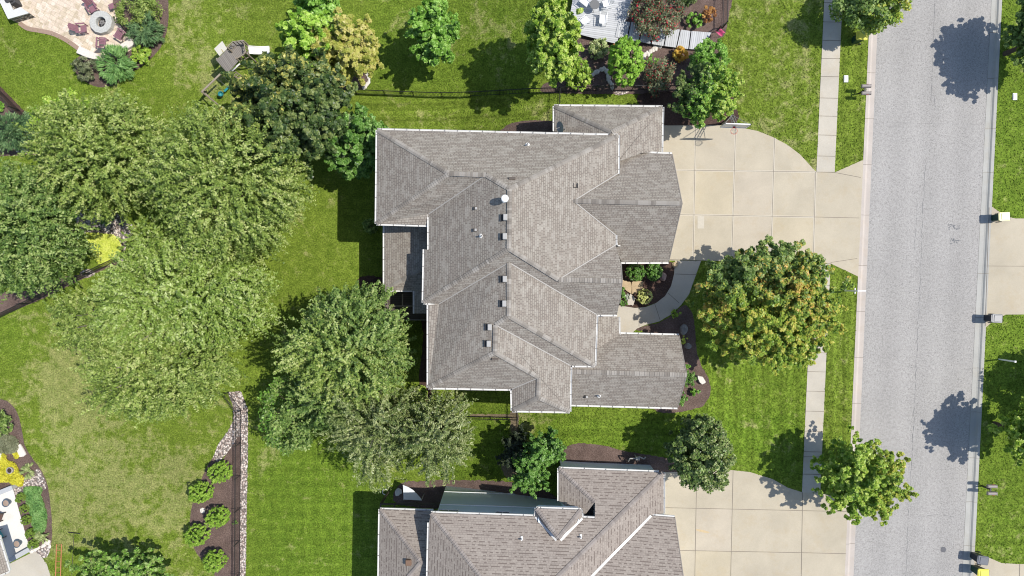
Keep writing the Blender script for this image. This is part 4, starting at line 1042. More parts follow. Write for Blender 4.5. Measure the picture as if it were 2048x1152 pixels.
mb.add([(xx, A.y, 5.9), (xx, B.y, 5.9), (xx, B.y, B.z - .2), (xx, T.y, T.z - .2), (xx, A.y, A.z - .2)], [(0, 1, 2, 3, 4)])
mb.build('gable_wall', SIDEM, house, world=True)
gx = V['gne'].x - 0.385
for py, wd in ((365, 2.6), (455, 4.9)):
    q = P(1340, py, 4.3); garage_door((gx - .02, q.y, 3 + 1.15), (1, 0, 0), wd if wd < 3 else 4.2, 2.2, house)
gx2 = V['q2'].x - 0.37
for py in (715, 775): q = P(1340, py, 5); window((gx2 - .02, q.y, 4.7), (1, 0, 0), 1.1, 1.5, house)
wy = P(857, 500, EZ).x + 0.41
for py in (640, 700, 745): q = P(857, py, 5); window((wy, q.y, 5.7), (-1, 0, 0), 1.3, 1.6, house); window((wy, q.y, 1.6), (-1, 0, 0), 1.3, 1.5, house)
q = P(752, 300, EZ).x + 0.5
for py in (300, 360, 410): w_ = P(752, py, 5); window((q, w_.y, 5.8), (-1, 0, 0), 1.2, 1.5, house)
# porch and patio cover posts, deck under the patio cover
mb = None
for px_, py_, zt, zb_ in ((1232, 640, 6.0, 2.9), (1232, 600, 6.0, 2.9)):
    mb = MB(); q = P(px_, py_, 6.0); mb.box((q.x - .1, q.y, (zt + zb_) / 2), (0.22, 0.22, zt - zb_)); mb.build('porch_post', WHITE, house, world=True)
mb = MB(); q0 = P(773, 450, 2.6); q1 = P(862, 640, 2.6)
mb.prism([(q0.x, q1.y), (q1.x, q1.y), (q1.x, q0.y), (q0.x, q0.y)], 2.35, 2.6); mb.build('deck', DECKD, house, world=True)
for px_, py_ in ((775, 455), (775, 515), (775, 576), (832, 622)):
    q = P(px_, py_, 4.8); mb = MB(); mb.box((q.x + .1, q.y, 2.3), (0.16, 0.16, 4.9)); mb.build('deck_post', WOODD, house, world=True)
mb = MB()
for A, B in (((770, 585), (770, 640)), ((770, 640), (855, 640))):
    a_ = P(*A, 3.6); b_ = P(*B, 3.6); mb.tube(a_, b_, 0.035, n=6); mb.tube(a_ - Vector((0, 0, .85)), b_ - Vector((0, 0, .85)), 0.025, n=6)
    n_ = int((b_ - a_).length / .13)
    for i in range(n_ + 1): m_ = a_.lerp(b_, i / n_); mb.tube(m_, m_ - Vector((0, 0, .95)), 0.010, n=4)
mb.build('deck_railing', WOODG, house, world=True)
mb = MB()
for A, B in (((805, 588), (805, 612)), ((806, 612), (828, 612)), ((772, 612), (805, 612))): mb.tube(P(*A, 3.2), P(*B, 3.2), 0.05, n=6)
mb.build('deck_beam', WOODP, house, world=True)
# roof vents
def vent(px, py, pl, kind):
    q = onplane(px, py, *pl); mb = MB()
    if kind == 'box':
        mb.bevbox(q + Vector((0.05, 0, 0.13)), (0.27, 0.40, 0.34), 0.0, 0, 0.03); mt = VENTG
        mb.box(q + Vector((0.0, 0, 0.01)), (0.50, 0.46, 0.03), 0, 1)
        return mb.build('box_vent', [VENTG, VENTD], roof, world=True)
    if kind == 'slot': mb.bevbox(q + Vector((0, 0, 0.07)), (0.44, 0.16, 0.14), 0, 0, 0.02); mt = VENTB
    if kind == 'cap': mb.box(q + Vector((0, 0, 0.05)), (0.22, 0.20, 0.16)); mb.box(q + Vector((.05, 0, 0.15)), (0.14, 0.16, 0.03), 0, 1); return mb.build('roof_vent', [VENTD, VENTG], roof, world=True)
    if kind == 'pipe':
        mb.lathe([(0.16, 0.0), (0.08, 0.05), (0.05, 0.08), (0.05, 0.42), (0.035, 0.42), (0.035, 0.3)], q, 12); return mb.build('vent_pipe', GUTW, roof, world=True, smooth=False)
    if kind == 'flue':
        mb.lathe([(0.22, -0.05), (0.12, 0.1), (0.12, 0.55), (0.235, 0.56), (0.235, 0.80), (0.20, 0.84), (0.0, 0.86)], q, 20); return mb.build('flue', WHITE, roof, world=True)
    if kind == 'flat':
        for dx, dy, a_, b_ in ((-.14, 0, .04, .3), (.14, 0, .04, .3), (0, -.13, .32, .04)): mb.box(q + Vector((dx, dy, 0.05)), (a_, b_, 0.10))
        mt = VENTD
    return mb.build('roof_vent', mt, roof, world=True)
WL = (V['w1'], V['w'], V['l'])
for x_, y_, pl, k_ in ((1009, 435, WP, 'box'), (1008, 473, WP, 'box'), (1008, 558, WL, 'box'), (1007, 607, WL, 'box'), (978, 654, WL, 'box'), (976, 687, WL, 'box'),
                       (951, 417, WP, 'cap'), (950, 460, WP, 'cap'), (963, 472, WP, 'pipe'), (1010, 400, WP, 'flue'), (1055, 290, (V['a'], V['c'], V['g']), 'pipe'),
                       (1024, 357, (V['a'], V['c'], V['g']), 'slot'), (1151, 371, EP, 'flat'), (990, 718, (V['v'], V['w'], V['dc']), 'slot'),
                       (1172, 793, (V['r1'], V['r2'], V['q3']), 'cap'), (1198, 791, (V['r1'], V['r2'], V['q3']), 'pipe')): vent(x_, y_, pl, k_)
# downspouts and satellite dish
mb = MB(); q = P(1234, 487, 8.0); mb.tube(q, q + Vector((.12, -.1, -.5)), 0.045, n=6); mb.tube(q + Vector((.12, -.1, -.5)), q + Vector((.30, -.12, -.62)), 0.045, n=6); mb.build('downspout', GUTW, house, world=True)
q = onplane(1130, 259, *NWP); mb = MB()
mb.tube(q, q + Vector((-0.05, 0.0, 0.45)), 0.025, n=8); mb.tube(q + Vector((-0.05, 0, .4)), q + Vector((-0.2, 0.0, .5)), 0.02, n=6)
dish = mb.build('dish_mount', STEEL, house, world=True)
mb = MB(); cc = q + Vector((-0.32, 0.03, 0.52)); ax = Vector((-0.85, -0.25, 0.45)).normalized(); u_ = ax.orthogonal().normalized(); v_ = ax.cross(u_)
ringn = 20; vs = [cc]
for rr in (0.2, 0.42):
    for i in range(ringn):
        t_ = 6.2832 * i / ringn; vs.append(cc + u_ * math.cos(t_) * rr + v_ * math.sin(t_) * rr + ax * rr * rr * 0.45)
fs = [(0, 1 + i, 1 + (i + 1) % ringn) for i in range(ringn)] + [(1 + i, 1 + ringn + i, 1 + ringn + (i + 1) % ringn, 1 + (i + 1) % ringn) for i in range(ringn)]
mb.add(vs, fs); mb.tube(cc - ax * 0.02, cc + ax * 0.4 + Vector((0, 0, -.1)), 0.015, n=6); mb.build('satellite_dish', VENTG, house, world=True)

# ---- neighbouring house to the south
nloc = P(1080, 1080, 0.0); nloc.z = g(nloc.x)
nb = empty('neighbouring_house', nloc, 0, 'house at the bottom edge with taupe dashed shingles and a blue grey siding wall', 'house')
NPL = (P(862, 1026, 7.6), P(1190, 1037, 7.6), P(1118, 937, 6.2))
def np_(x, y): return onplane(x, y, *NPL)
U = {}
for k_, (x, y) in dict(A=(862, 1026), B=(1190, 1037), C=(1190, 1004), D=(1118, 937), E=(1327, 945), Fh=(1040, 1229), Gh=(1020, 1230)).items(): U[k_] = np_(x, y)
U['Es'] = P(1327, 1027, U['E'].z); EPN = (U['E'], U['Es'], U['Fh'])
U['Vv'] = onplane(1302, 1031, *EPN); U['Vb'] = onplane(1108, 1229, *EPN)
U['F1'] = U['Vv'] - Vector((0, .02, .03)); U['F2'] = P(1349, 1035, U['F1'].z); FN = (U['F1'], U['F2'], U['Vb'] - Vector((0, 0, .03))); U['F3'] = onplane(1377, 1229, *FN); U['F4'] = onplane(1108, 1229, *FN)
U['W1'] = P(1118, 1002, U['D'].z); WPN = (U['D'], U['W1'], U['C']); U['W2'] = onplane(1166, 1035, *WPN)
U['M1'] = P(858, 1046, 7.6); U['M2'] = P(854, 1229, 7.6)
U['L1'] = P(760, 1019, 5.3); U['L2'] = P(866, 1022, 5.3); U['L3'] = P(868, 1129, 7.0); U['L4'] = P(842, 1125, 7.0); U['L5'] = P(757, 1222, 5.3); U['L6'] = P(868, 1226, 5.3)
U['R1'] = P(1073, 1017, 8.0); U['R2'] = P(1162, 1020, 8.0); U['R3'] = P(1117, 1077, 8.85); U['R4'] = np_(1071, 1033); U['R5'] = np_(1164, 1036); U['R6'] = np_(1117, 1081)
npl = [[U['A'], U['B'], U['C'], U['D'], U['E'], U['Fh'], U['Gh']], [U['E'], U['Es'], U['Vv'], U['Vb'], U['Fh']], [U['F1'], U['F2'], U['F3'], U['F4']],
       [U['D'], U['C'], U['W2'], U['W1']], [U['A'], U['Gh'], U['M2'], U['M1']], [U['L1'], U['L2'], U['L3'], U['L4']], [U['L1'], U['L4'], U['L5']], [U['L4'], U['L3'], U['L6'], U['L5']],
       [U['R1'], U['R2'], U['R3']], [U['R1'], U['R3'], U['R6'], U['R4']], [U['R2'], U['R5'], U['R6'], U['R3']]]
ym = U['Gh'].y
def mir(p): return Vector((p.x, 2 * ym - p.y, p.z))
npl += [[mir(U[k_]) for k_ in ks] for ks in (('A', 'E', 'Fh', 'Gh'), ('E', 'Es', 'Vv', 'Vb', 'Fh'), ('F1', 'F2', 'F3', 'F4'), ('A', 'Gh', 'M2', 'M1'))]
nroof = roof_mesh('roof', npl, SHINGN, nb)
for i, (p, q) in enumerate([('D', 'C'), ('E', 'Fh'), ('A', 'Gh'), ('L1', 'L4'), ('L4', 'L3'), ('L5', 'L4'), ('R1', 'R3'), ('R2', 'R3')]):
    mb = MB(); caps(mb, U[p], U[q], 0.15, 0.06, seed=40 + i); mb.build('ridge_cap', CAPN, nroof, world=True, tint=True)
for p, q, w_, l_ in ((U['Vv'], U['Vb'], 0.16, 0.05), (U['R4'], np_(1113, 1080), 0.17, 0.06), (U['R5'], np_(1121, 1080), 0.17, 0.06)):
    mb = MB(); valley(mb, p, q, w_, l_); mb.build('valley_flashing', VALW, nroof, world=True)
mb = MB(); s2 = Vector((0, 0, .003))
for p, q, w_ in ((U['Vv'], U['Vb'], 0.035),): valley(mb, p + s2, q + s2, w_, 0.055)
mb.build('valley_line', VALG, nroof, world=True)
for p, q, cc in [('A', 'x', 'Gh'), ('D', 'E', 'Fh'), ('D', 'W1', 'C'), ('E', 'Es', 'Fh'), ('F1', 'F2', 'F3'), ('M1', 'M2', 'Gh'), ('L1', 'L2', 'L4'), ('L1', 'L5', 'L4'), ('R1', 'R2', 'R3'), ('R1', 'R4', 'R3'), ('R2', 'R5', 'R3')]:
    A = U[p]; B = np_(1071, 1033) if q == 'x' else U[q]
    if p == 'D' and q == 'E': B = U['D'].lerp(U['E'], .955)
    gutter(A, B, U[cc], nb, hang=1.5)
gutter(np_(1166, 1036), np_(1189, 1037), U['Gh'], nb, hang=1.5)
fascia(U['F2'] + Vector((.03, 0, 0)), U['F3'] + Vector((.03, 0, 0)), nb, mat=simple('taupe_rake', (0.3, 0.27, 0.24)))
nz = -0.3
nw1 = walls([(862, 1026), (1190, 1037), (1190, 1408), (858, 1408)], 7.6, nz, 0.30, SIDEN, nb, 7.45)
walls([(1118, 937), (1327, 945), (1326, 1480), (1118, 1480)], 6.2, nz, 0.30, SIDEN, nb, 6.1)
walls([(1290, 1033), (1347, 1035), (1347, 1420), (1290, 1420)], 5.9, nz, 0.3, SIDEN, nb, 5.8)
walls([(1073, 1017), (1162, 1020), (1162, 1050), (1073, 1050)], 8.0, 6.9, 0.12, SIDEN, nb, 7.85)
walls([(760, 1060), (868, 1060), (868, 1226), (757, 1226)], 5.3, nz, 0.35, SIDEN, nb, 5.2)
yw = NPL[0].y - 0.30; mb = MB()
for zz, th in ((1.7, .10), (4.75, .12)):
    A = P(862, 1026, 7.6); B = P(1112, 1034, 7.6); off_ = Vector((0, -0.30 + .012, 0))
    for a_, b_ in (((A + off_), (B + off_)),):
        d = b_ - a_; rz = math.atan2(d.y, d.x); m_ = (a_ + b_) / 2; m_.z = zz; mb.box(m_, (d.length - .65, 0.05, th), rz)
mb.build('band_board', WHITE, nb, world=True)
dirn = (P(1190, 1037, 7.6) - P(862, 1026, 7.6)).normalized(); nn_ = Vector((-dirn.y, dirn.x, 0))
for px_, wd in ((893, 1.5), (1004, 1.1)):
    q = P(px_, 1026 + (px_ - 862) * 0.0335, 7.6); q = q + Vector((0, -.30, 0)); q.z = 6.6; window(q, nn_, wd, 1.25, nb)
# wall recess triangle, the shade on this wall painted in as near-black
mb = MB(); mb.prism([(p.x, p.y) for p in (P(1166, 1037, 7), P(1189, 1037, 7), P(1189, 1003, 7))], 5.0, 6.35); mb.build('roof_recess', simple('recess_wall_shade', (0.05, 0.055, 0.06)), nb, world=True)
def nvent(px, py, pl, kind):
    q = onplane(px, py, *pl); mb = MB()
    if kind == 'pipe':
        mb.box(q + Vector((.02, .02, 0.03)), (0.16, 0.30, 0.03)); mb.tube(q, q + Vector((0, 0, .34)), 0.05, n=10); mb.build('vent_pipe', GUTW, nroof, world=True)
    else: mb.bevbox(q + Vector((0.06, 0, 0.14)), (0.40, 0.40, 0.30), 0, 0, 0.03); mb.build('box_vent', simple('brown_vent', (0.20, 0.125, 0.085)), nroof, world=True)
nvent(1043, 1077, NPL, 'pipe'); nvent(1161, 1073, NPL, 'pipe'); nvent(816, 1123, (U['L1'], U['L4'], U['L5']), 'box')
for yy in (1130, 1260):
    q = P(1347, yy, 5); garage_door((P(1347, 1100, 5.9).x - .28, q.y, 3 + 1.15), (1, 0, 0), 4.2 if yy < 1200 else 2.6, 2.2, nb)
# porch frame beneath the lower roof
mb = MB()
for A, B in (((762, 1008), (893, 1008)), ((790, 1008), (786, 1024)), ((840, 1008), (838, 1024)), ((893, 1008), (888, 1024)), ((762, 1008), (759, 1024))): mb.tube(P(*A, 3.4), P(*B, 3.4), 0.06, n=6)
mb.build('porch_frame', WOODD, nb, world=True)
for px_ in (762, 893):
    mb = MB(); q = P(px_, 1008, 3.4); mb.box((q.x, q.y, 1.6), (0.14, 0.14, 3.6)); mb.build('porch_post', WOODD, nb, world=True)
mb = MB(); q = P(1275, 917, 4.2); mb.path([q + Vector((-.6, -.3, -.4)), q + Vector((-.55, 0, 0)), q, q + Vector((.1, .15, .1)), q + Vector((.45, .0, .1)), q + Vector((.55, .15, .2))], 0.05); mb.bevbox(q, (0.3, 0.22, 0.35), 0, 0, .03)
mb.tube(q + Vector((0.0, 0.0, -1.2)), q, 0.04); mb.build('utility_meter', VENTG, nb, world=True)

# ------------------------------------------------------------------ trees
BIG = dict(clr=0.080, rough=0.30, spike=0.12, tv=0.75, style='feather', asp=0.5)
WG = 'large trees massed behind the house'
tree(212, 308, 132, 128, 10.5, OLIVE, 'large olive green tree touching the dark fence end, between patio shrubs and yellow ground cover', group=WG, ncl=820, nper=60, leaf=0.18, seed=1, **BIG)
tree(462, 365, 168, 165, 11.5, OLIVE, 'widest olive tree crown, directly below the wooden play set', group=WG, ncl=1150, nper=63, leaf=0.18, seed=2, **BIG)
tree(58, 452, 128, 136, 10.0, MID, 'broad green tree cut by the left edge, above the black fence and mulch', group=WG, ncl=800, nper=60, leaf=0.19, seed=3, **dict(BIG, clr=.10))
tree(372, 595, 188, 118, 10.5, OLIVE2, 'bright olive tree leaning over the dry lawn, upper half of the double crown', group=WG, ncl=1150, nper=60, leaf=0.18, seed=4, bark=BARKG, **BIG)
tree(318, 728, 165, 118, 9.0, OLIVE, 'lowest olive tree of the big cluster, fraying out above the cobble strip', group=WG, ncl=900, nper=58, leaf=0.18, seed=5, bark=BARKG, **BIG)
tree(200, 640, 88, 70, 7.5, OLIVE, 'loose olive crown at the left rim of the double crown, over the dry lawn', group=WG, ncl=300, nper=55, leaf=0.18, seed=35, bark=BARKG, **dict(BIG, clr=.11, rough=.4))
tree(150, 255, 62, 60, 6.0, FRESHY, 'yellow green maple at the upper left rim of the big tree cluster', ncl=90, nper=90, leaf=0.24, seed=6, clr=0.18, rough=0.3, spike=0.2)
tree(325, 495, 75, 55, 7.0, OLIVE2, 'small bright tree between the yellow ground cover and the double crown', ncl=220, nper=58, leaf=0.2, seed=7, **dict(BIG, clr=.12))
tree(590, 225, 130, 120, 11.0, [(DARKG, lambda p: 0.25 - 0 * p[:, 0]), (DARKY, lambda p: 0.12 - 0.45 * p[:, 0] + 0.5 * p[:, 1])], 'dark green maple with yellow tips beside the play set', ncl=150, nper=150, leaf=0.27, seed=8, style='branch', clr=0.21, rough=0.3, spike=0.18, tv=0.9)
tree(625, 95, 62, 62, 8.5, LIME, 'lime green maple beside the tan leaved maple', ncl=70, nper=120, leaf=0.34, seed=9, style='branch', clr=0.26, rough=0.2, spike=0.15, tv=0.9)
tree(695, 105, 66, 68, 8.0, GOLD, 'tan and gold leaved maple above the white edging stones', ncl=80, nper=120, leaf=0.32, seed=10, style='branch', clr=0.25, rough=0.25, spike=0.15, tv=0.9)
tree(635, 12, 42, 34, 5.5, FRESH, 'small bright green maple cut by the top edge, casting its shadow to the left', ncl=40, nper=110, leaf=0.26, seed=11, clr=0.26, rough=0.2)
tree(718, 290, 64, 76, 7.5, EMER, 'glossy emerald green tree against the back left corner of the central roof', ncl=90, nper=140, leaf=0.24, seed=12, style='branch', clr=0.23, rough=0.25, spike=0.15, tv=0.7)
tree(870, 70, 46, 66, 7.0, FRESH, 'lone maple standing on open lawn, left of the white deck', ncl=70, nper=120, leaf=0.28, seed=13, style='branch', clr=0.24, rough=0.3, spike=0.25, tv=0.8)
tree(1108, 82, 54, 88, 8.0, FRESHY, 'tall yellow green maple between open lawn and the white deck', ncl=95, nper=130, leaf=0.30, seed=14, style='branch', clr=0.22, rough=0.25, spike=0.2, tv=0.8)
tree(705, 692, 130, 130, 11.5, [(MID, lambda p: 0.1 + 0.2 * p[:, 0]), (OLIVE, lambda p: 0.1 - 0.3 * p[:, 1])], 'large mid green tree overlapping the left wall of the central house', ncl=900, nper=60, leaf=0.185, seed=15, **dict(BIG, rough=.36))
tree(665, 790, 70, 62, 9.0, MID, 'mid green crown between the large tree and the low bushy tree', ncl=260, nper=60, leaf=0.185, seed=36, **dict(BIG, clr=.12, rough=.36))
tree(592, 825, 72, 70, 6.5, [(FRESH, lambda p: -0.5 * p[:, 0] - 0.25), (MID, lambda p: 0.1 + 0 * p[:, 0])], 'low bushy green tree whose shadow reaches the cobble strip fence', ncl=60, nper=170, leaf=0.20, seed=16, clr=0.23, rough=0.2)
tree(755, 850, 92, 110, 10.5, SAGE, 'silvery willow like tree showing bare stems above the lower lawn', ncl=420, nper=58, leaf=0.19, seed=17, clr=0.11, rough=0.5, spike=0.2, asp=0.38, tv=0.7, style='feather', bark=BARKG)
tree(872, 865, 82, 88, 10.0, SAGE, 'drooping silvery tree hanging over the siding wall of the bottom house', ncl=400, nper=58, leaf=0.19, seed=18, clr=0.11, rough=0.5, spike=0.25, asp=0.38, tv=0.7, style='feather', bark=BARKG)
tree(1535, 608, 138, 128, 8.0, [(AUTUMN, lambda p: 0.17 + 0.2 * np.sin(4 * p[:, 0] + 3 * p[:, 1])), (AUTR, lambda p: 0.25 - 0.5 * p[:, 1]), (MID, lambda p: 0.05 + 0.5 * p[:, 1] * (p[:, 0] < 0.3))],
     'broad maple turning orange over the pavement in front of the central house', ncl=230, nper=190, leaf=0.20, seed=19, style='branch', clr=0.20, rough=0.25, spike=0.2, tv=1.0)
tree(1722, 955, 82, 78, 6.2, [(AUTR, lambda p: 0.7 * p[:, 0]), (FRESHY, lambda p: 0.15 + 0 * p[:, 0])], 'round street maple with spiky outline overhanging the kerb and road', ncl=120, nper=140, leaf=0.21, seed=20, style='branch', clr=0.21, rough=0.3, spike=0.35, tv=0.7)
tree(1402, 905, 62, 72, 6.0, [(SAGE, lambda p: 0.1 * p[:, 0]), (MID, lambda p: 0.0 * p[:, 0]), (DARKG, lambda p: 0.03 + 0 * p[:, 0])], 'dark olive tree at the corner of the bottom driveway', ncl=420, nper=58, leaf=0.18, seed=21, clr=0.10, rough=0.3)
tree(1092, 898, 40, 36, 5.0, EMER, 'vivid green tree beside the iron fence gate, right hand crown', ncl=45, nper=110, leaf=0.2, seed=22, style='branch', clr=0.27, rough=0.3, spike=0.3)
tree(1062, 942, 46, 40, 4.8, EMER, 'vivid green tree beside the siding wall of the bottom house, lower crown', ncl=45, nper=110, leaf=0.2, seed=23, style='branch', clr=0.25, rough=0.35, spike=0.4)
tree(1030, 905, 36, 46, 3.6, lm('plum', [(0.012, 0.022, 0.014), (0.030, 0.045, 0.022), (0.065, 0.085, 0.035)], 0.5), 'small dark leaved tree left of the vivid green tree pair', ncl=36, nper=80, leaf=0.2, seed=24, style='branch', clr=0.24, rough=0.4, spike=0.5)
tree(1738, 8, 58, 52, 5.2, [(AUTR, lambda p: 0.3 * p[:, 0]), (MID, lambda p: 0.1 + 0 * p[:, 0])], 'street tree at the top edge leaning over the yellow lidded bin', ncl=70, nper=120, leaf=0.24, seed=25, clr=0.25, rough=0.25, spike=0.2)
tree(2088, 70, 74, 88, 6.5, MID, 'green tree cut by the upper right edge, shading the road', ncl=90, nper=130, leaf=0.27, seed=26, style='branch', clr=0.22, rough=0.2, spike=0.2)
tree(2062, 868, 64, 68, 6.2, FRESHY, 'yellow green tree cut by the right edge, above the mailbox pair', ncl=80, nper=120, leaf=0.27, seed=27, style='branch', clr=0.24, rough=0.3, spike=0.3)
tree(2190, 775, 78, 66, 6.2, MID, 'tree just beyond the right edge shading the lawn by the white post', ncl=60, nper=110, leaf=0.3, seed=28, clr=0.25)
tree(245, 1150, 92, 52, 5.0, [(FRESH, lambda p: 0.0 * p[:, 0]), (MID, lambda p: 0.06 + 0 * p[:, 0])], 'dark green tree cut by the bottom edge, beside the orange ladder', ncl=80, nper=120, leaf=0.24, seed=29, style='branch', clr=0.22, rough=0.3, spike=0.4)
tree(1408, 192, 68, 58, 5.6, [(FRESHY, lambda p: 0.5 * p[:, 0]), (FRESH, lambda p: 0.05 + 0 * p[:, 0]), (DARKG, lambda p: -0.5 * p[:, 0] + 0.25 * p[:, 1] - 0.15)], 'feathery green cypress at the driveway corner beside the basketball hoop', ncl=80, nper=130, leaf=0.20, seed=30, style='branch', clr=0.24, rough=0.25, spike=0.25, tv=0.8)
tree(1418, 118, 36, 34, 3.6, FRESH, 'rounded green tree at the lower end of the white boardwalk', ncl=200, nper=58, leaf=0.14, seed=31, clr=0.12)
tree(1250, 125, 33, 46, 4.2, lm('bright_arb', [(0.10, 0.21, 0.02), (0.17, 0.33, 0.03), (0.26, 0.44, 0.05), (0.36, 0.52, 0.10)], 0.5), 'bright green oval evergreen below the white boardwalk', ncl=260, nper=58, leaf=0.14, seed=32, clr=0.10, rough=0.12)
# shrubs in the top garden
shrub(1158, 150, 24, 2.0, FRESHY, 'leafy green shrub by the iron fence, between tall maple and pale shrub', seed=40, rpy=30, leaf=0.2)
shrub(1196, 98, 20, 1.4, VARG, 'pale variegated shrub under the corner of the white deck', seed=41, leaf=0.11, nper=60)
tree(1312, 22, 50, 50, 2.6, [(ROSE, 0.45), (REDF, 0.26)], 'large rose bush with red blooms beside the white boardwalk', 'shrub', ncl=60, nper=110, leaf=0.14, seed=42, name='rose_bush', clr=0.24, rough=0.2, tv=0.9)
tree(1315, 150, 32, 34, 2.0, [(ROSE, 0.5), (REDF, 0.26)], 'smaller rose bush against the iron fence, beside the bright oval evergreen', 'shrub', ncl=40, nper=90, leaf=0.12, seed=43, name='rose_bush', clr=0.26, rough=0.35, tv=0.9)
shrub(1303, 123, 12, 1.3, FRESH, 'small light green plant at the top of the smaller rose bush', seed=44, leaf=0.13, ncl=12)
shrub(1360, 109, 14, 1.1, OFLOW, 'orange flowering bush under the boardwalk', seed=45, leaf=0.10, nper=60)
shrub(1389, 41, 16, 1.0, FRESH, 'green leafy plant left of the bronze leaved plant', seed=46, leaf=0.16, ncl=20, nper=40)
shrub(1417, 30, 15, 1.1, BRONZE, 'bronze and gold leaved plant beside the corner fence', seed=47, leaf=0.20, ncl=20, nper=34)
shrub(1232, 93, 8, 0.5, BRONZE, 'low rusty plant at the lower corner of the white deck', seed=48, leaf=0.12, ncl=10, nper=30)
shrub(1372, -10, 22, 1.5, DARKG, 'dark shrub at the top edge beyond the large rose bush', seed=49)
# shrubs round the paver patio
shrub(278, 22, 46, 1.7, OLIVE, 'wide olive shrub at the top of the bed beside the paver patio', seed=50, leaf=0.12, ncl=60, nper=90, rpy=38, clr=0.2)
GF = dict(blade=3.2, asp=0.55, leaf=0.12, rough=0.35, nper=60)
shrub(292, 62, 36, 1.3, BLUEG, 'spreading juniper with arching fronds at the bed tip, right of the fire pit', seed=51, ncl=46, rpy=32, **GF)
shrub(234, 128, 36, 1.4, JUN, 'feathery bright green juniper below the stone slab', seed=52, ncl=50, rpy=38, **GF)
shrub(283, 112, 21, 0.9, FRESHY, 'yellow green leafy shrub between the two feathery junipers', seed=53, leaf=0.18, ncl=26, nper=50)
shrub(172, 137, 25, 1.1, ROSE, 'rounded brownish green shrub left of the feathery juniper', seed=54, leaf=0.11, ncl=36, nper=80)
shrub(28, 262, 52, 2.2, BLUEG, 'wide blue green evergreen at the left edge beside the dark fence', seed=55, ncl=60, rpy=40, blade=2.0, asp=0.5, leaf=0.13, rough=0.3, nper=90)
shrub(-4, 212, 10, 0.9, FRESH, 'small bright green shrub at the left edge above the blue evergreen', seed=56, leaf=0.13)
shrub(82, 288, 14, 1.3, FRESHY, 'small yellow green shrub between the blue evergreen and the tree cluster', seed=57, leaf=0.18)
# arborvitae row in the mulch bed
gA = 'evergreen shrubs planted in the long mulch bed'
for i, (x, y, l_) in enumerate([(441, 943, 'bright green oval evergreen closest to the cobble strip, top of the mulch bed row'), (403, 984, 'second oval evergreen from the top of the mulch bed row, on the lawn edge'),
                                (436, 1033, 'oval evergreen beside the white stone, middle of the mulch bed row'), (396, 1069, 'oval evergreen on the lawn edge just below the white stone'),
                                (430, 1120, 'oval evergreen nearest the bottom edge in the mulch bed row')]):
    shrub(x, y, 22, 2.1, ARB, l_, 'evergreen', gA, seed=60 + i, leaf=0.10, ncl=210, nper=34, rpy=20, name='arborvitae', clr=0.10, rough=0.10)
# low box balls beside the white terrace, back left garden
gB = 'clipped round bushes along the white terrace'
for i, (x, y, r, l_) in enumerate([(41, 995, 9, 'topmost clipped round bush along the white terrace'), (49, 1018, 8, 'second clipped round bush from the top along the white terrace'), (53, 1040, 9, 'middle clipped round bush along the white terrace'),
                                   (62, 1066, 9, 'second clipped round bush from the bottom along the white terrace'), (68, 1087, 10, 'bottom clipped round bush next to the concrete pad')]):
    shrub(x, y, r, 0.8, BOX, l_, 'bush', gB, seed=70 + i, leaf=0.06, ncl=60, nper=60, name='round_bush', clr=0.16, rough=0.03)
shrub(57, 942, 14, 0.6, VARG, 'pale striped grass clump at the top of the cobbles beside the yellow bushes', 'grass clump', seed=76, ncl=16, name='grass_clump', blade=4.0, asp=0.4, leaf=0.08, nper=50)
shrub(84, 1074, 12, 0.6, VARG, 'pale striped grass clump at the lower end of the green juniper mat', 'grass clump', seed=77, ncl=16, name='grass_clump', blade=4.0, asp=0.4, leaf=0.08, nper=50)
def mat_plants(name, poly, mat, label, cat, n, leaf, hgt, seed, tv=0.5):
    """low ground cover of leaves spread over an outline"""
    rng = np.random.default_rng(seed); pts = np.array([G(*p).xy for p in smooth_poly(poly, 3)]); lo, hi = pts.min(0), pts.max(0)
    Q = rng.uniform(lo, hi, (n * 3, 2)); inside = np.zeros(len(Q), bool); j = len(pts) - 1
    for i in range(len(pts)):
        c_ = ((pts[i, 1] > Q[:, 1]) != (pts[j, 1] > Q[:, 1])) & (Q[:, 0] < (pts[j, 0] - pts[i, 0]) * (Q[:, 1] - pts[i, 1]) / (pts[j, 1] - pts[i, 1] + 1e-12) + pts[i, 0])
        inside ^= c_; j = i
    Q = Q[inside][:n]; M = len(Q); cx, cy = Q.mean(0); z0 = g(cx)
    bumpy = 0.5 + 0.5 * np.sin(Q[:, 0] * 5.1 + 1) * np.sin(Q[:, 1] * 4.3)
    pos = np.column_stack([Q, z0 + hgt * (0.25 + 0.75 * rng.random(M)) * (0.5 + 0.5 * bumpy)]) - np.array([cx, cy, z0])
    nr = unit(np.array([0, 0, 0.9]) + rng.normal(0, 0.45, (M, 3))); t_ = unit(np.cross(nr, rng.normal(size=(M, 3)))); b_ = np.cross(nr, t_); L = leaf * rng.uniform(.6, 1.4, M)
    t_ = t_ * L[:, None] * .5; b_ = b_ * L[:, None] * .28
    Vv = np.stack([pos - t_, pos + b_, pos + t_, pos - b_], 1).reshape(-1, 3)
    o = np_mesh(name, Vv, M, np.clip(0.5 + (bumpy - .5) * tv + rng.normal(0, .2, M), 0, 1), mat, None); o.location = (cx, cy, z0); o.parent = None
    tag(o, label, cat, kind='stuff'); return o
mat_plants('ground_cover', [(172, 468), (190, 466), (215, 468), (232, 472), (244, 492), (240, 512), (222, 526), (204, 533), (192, 515), (182, 492)], YEL if 0 else CHART, 'bright yellow green ground cover against the black fence', 'ground cover', 9000, 0.12, 0.3, 1)
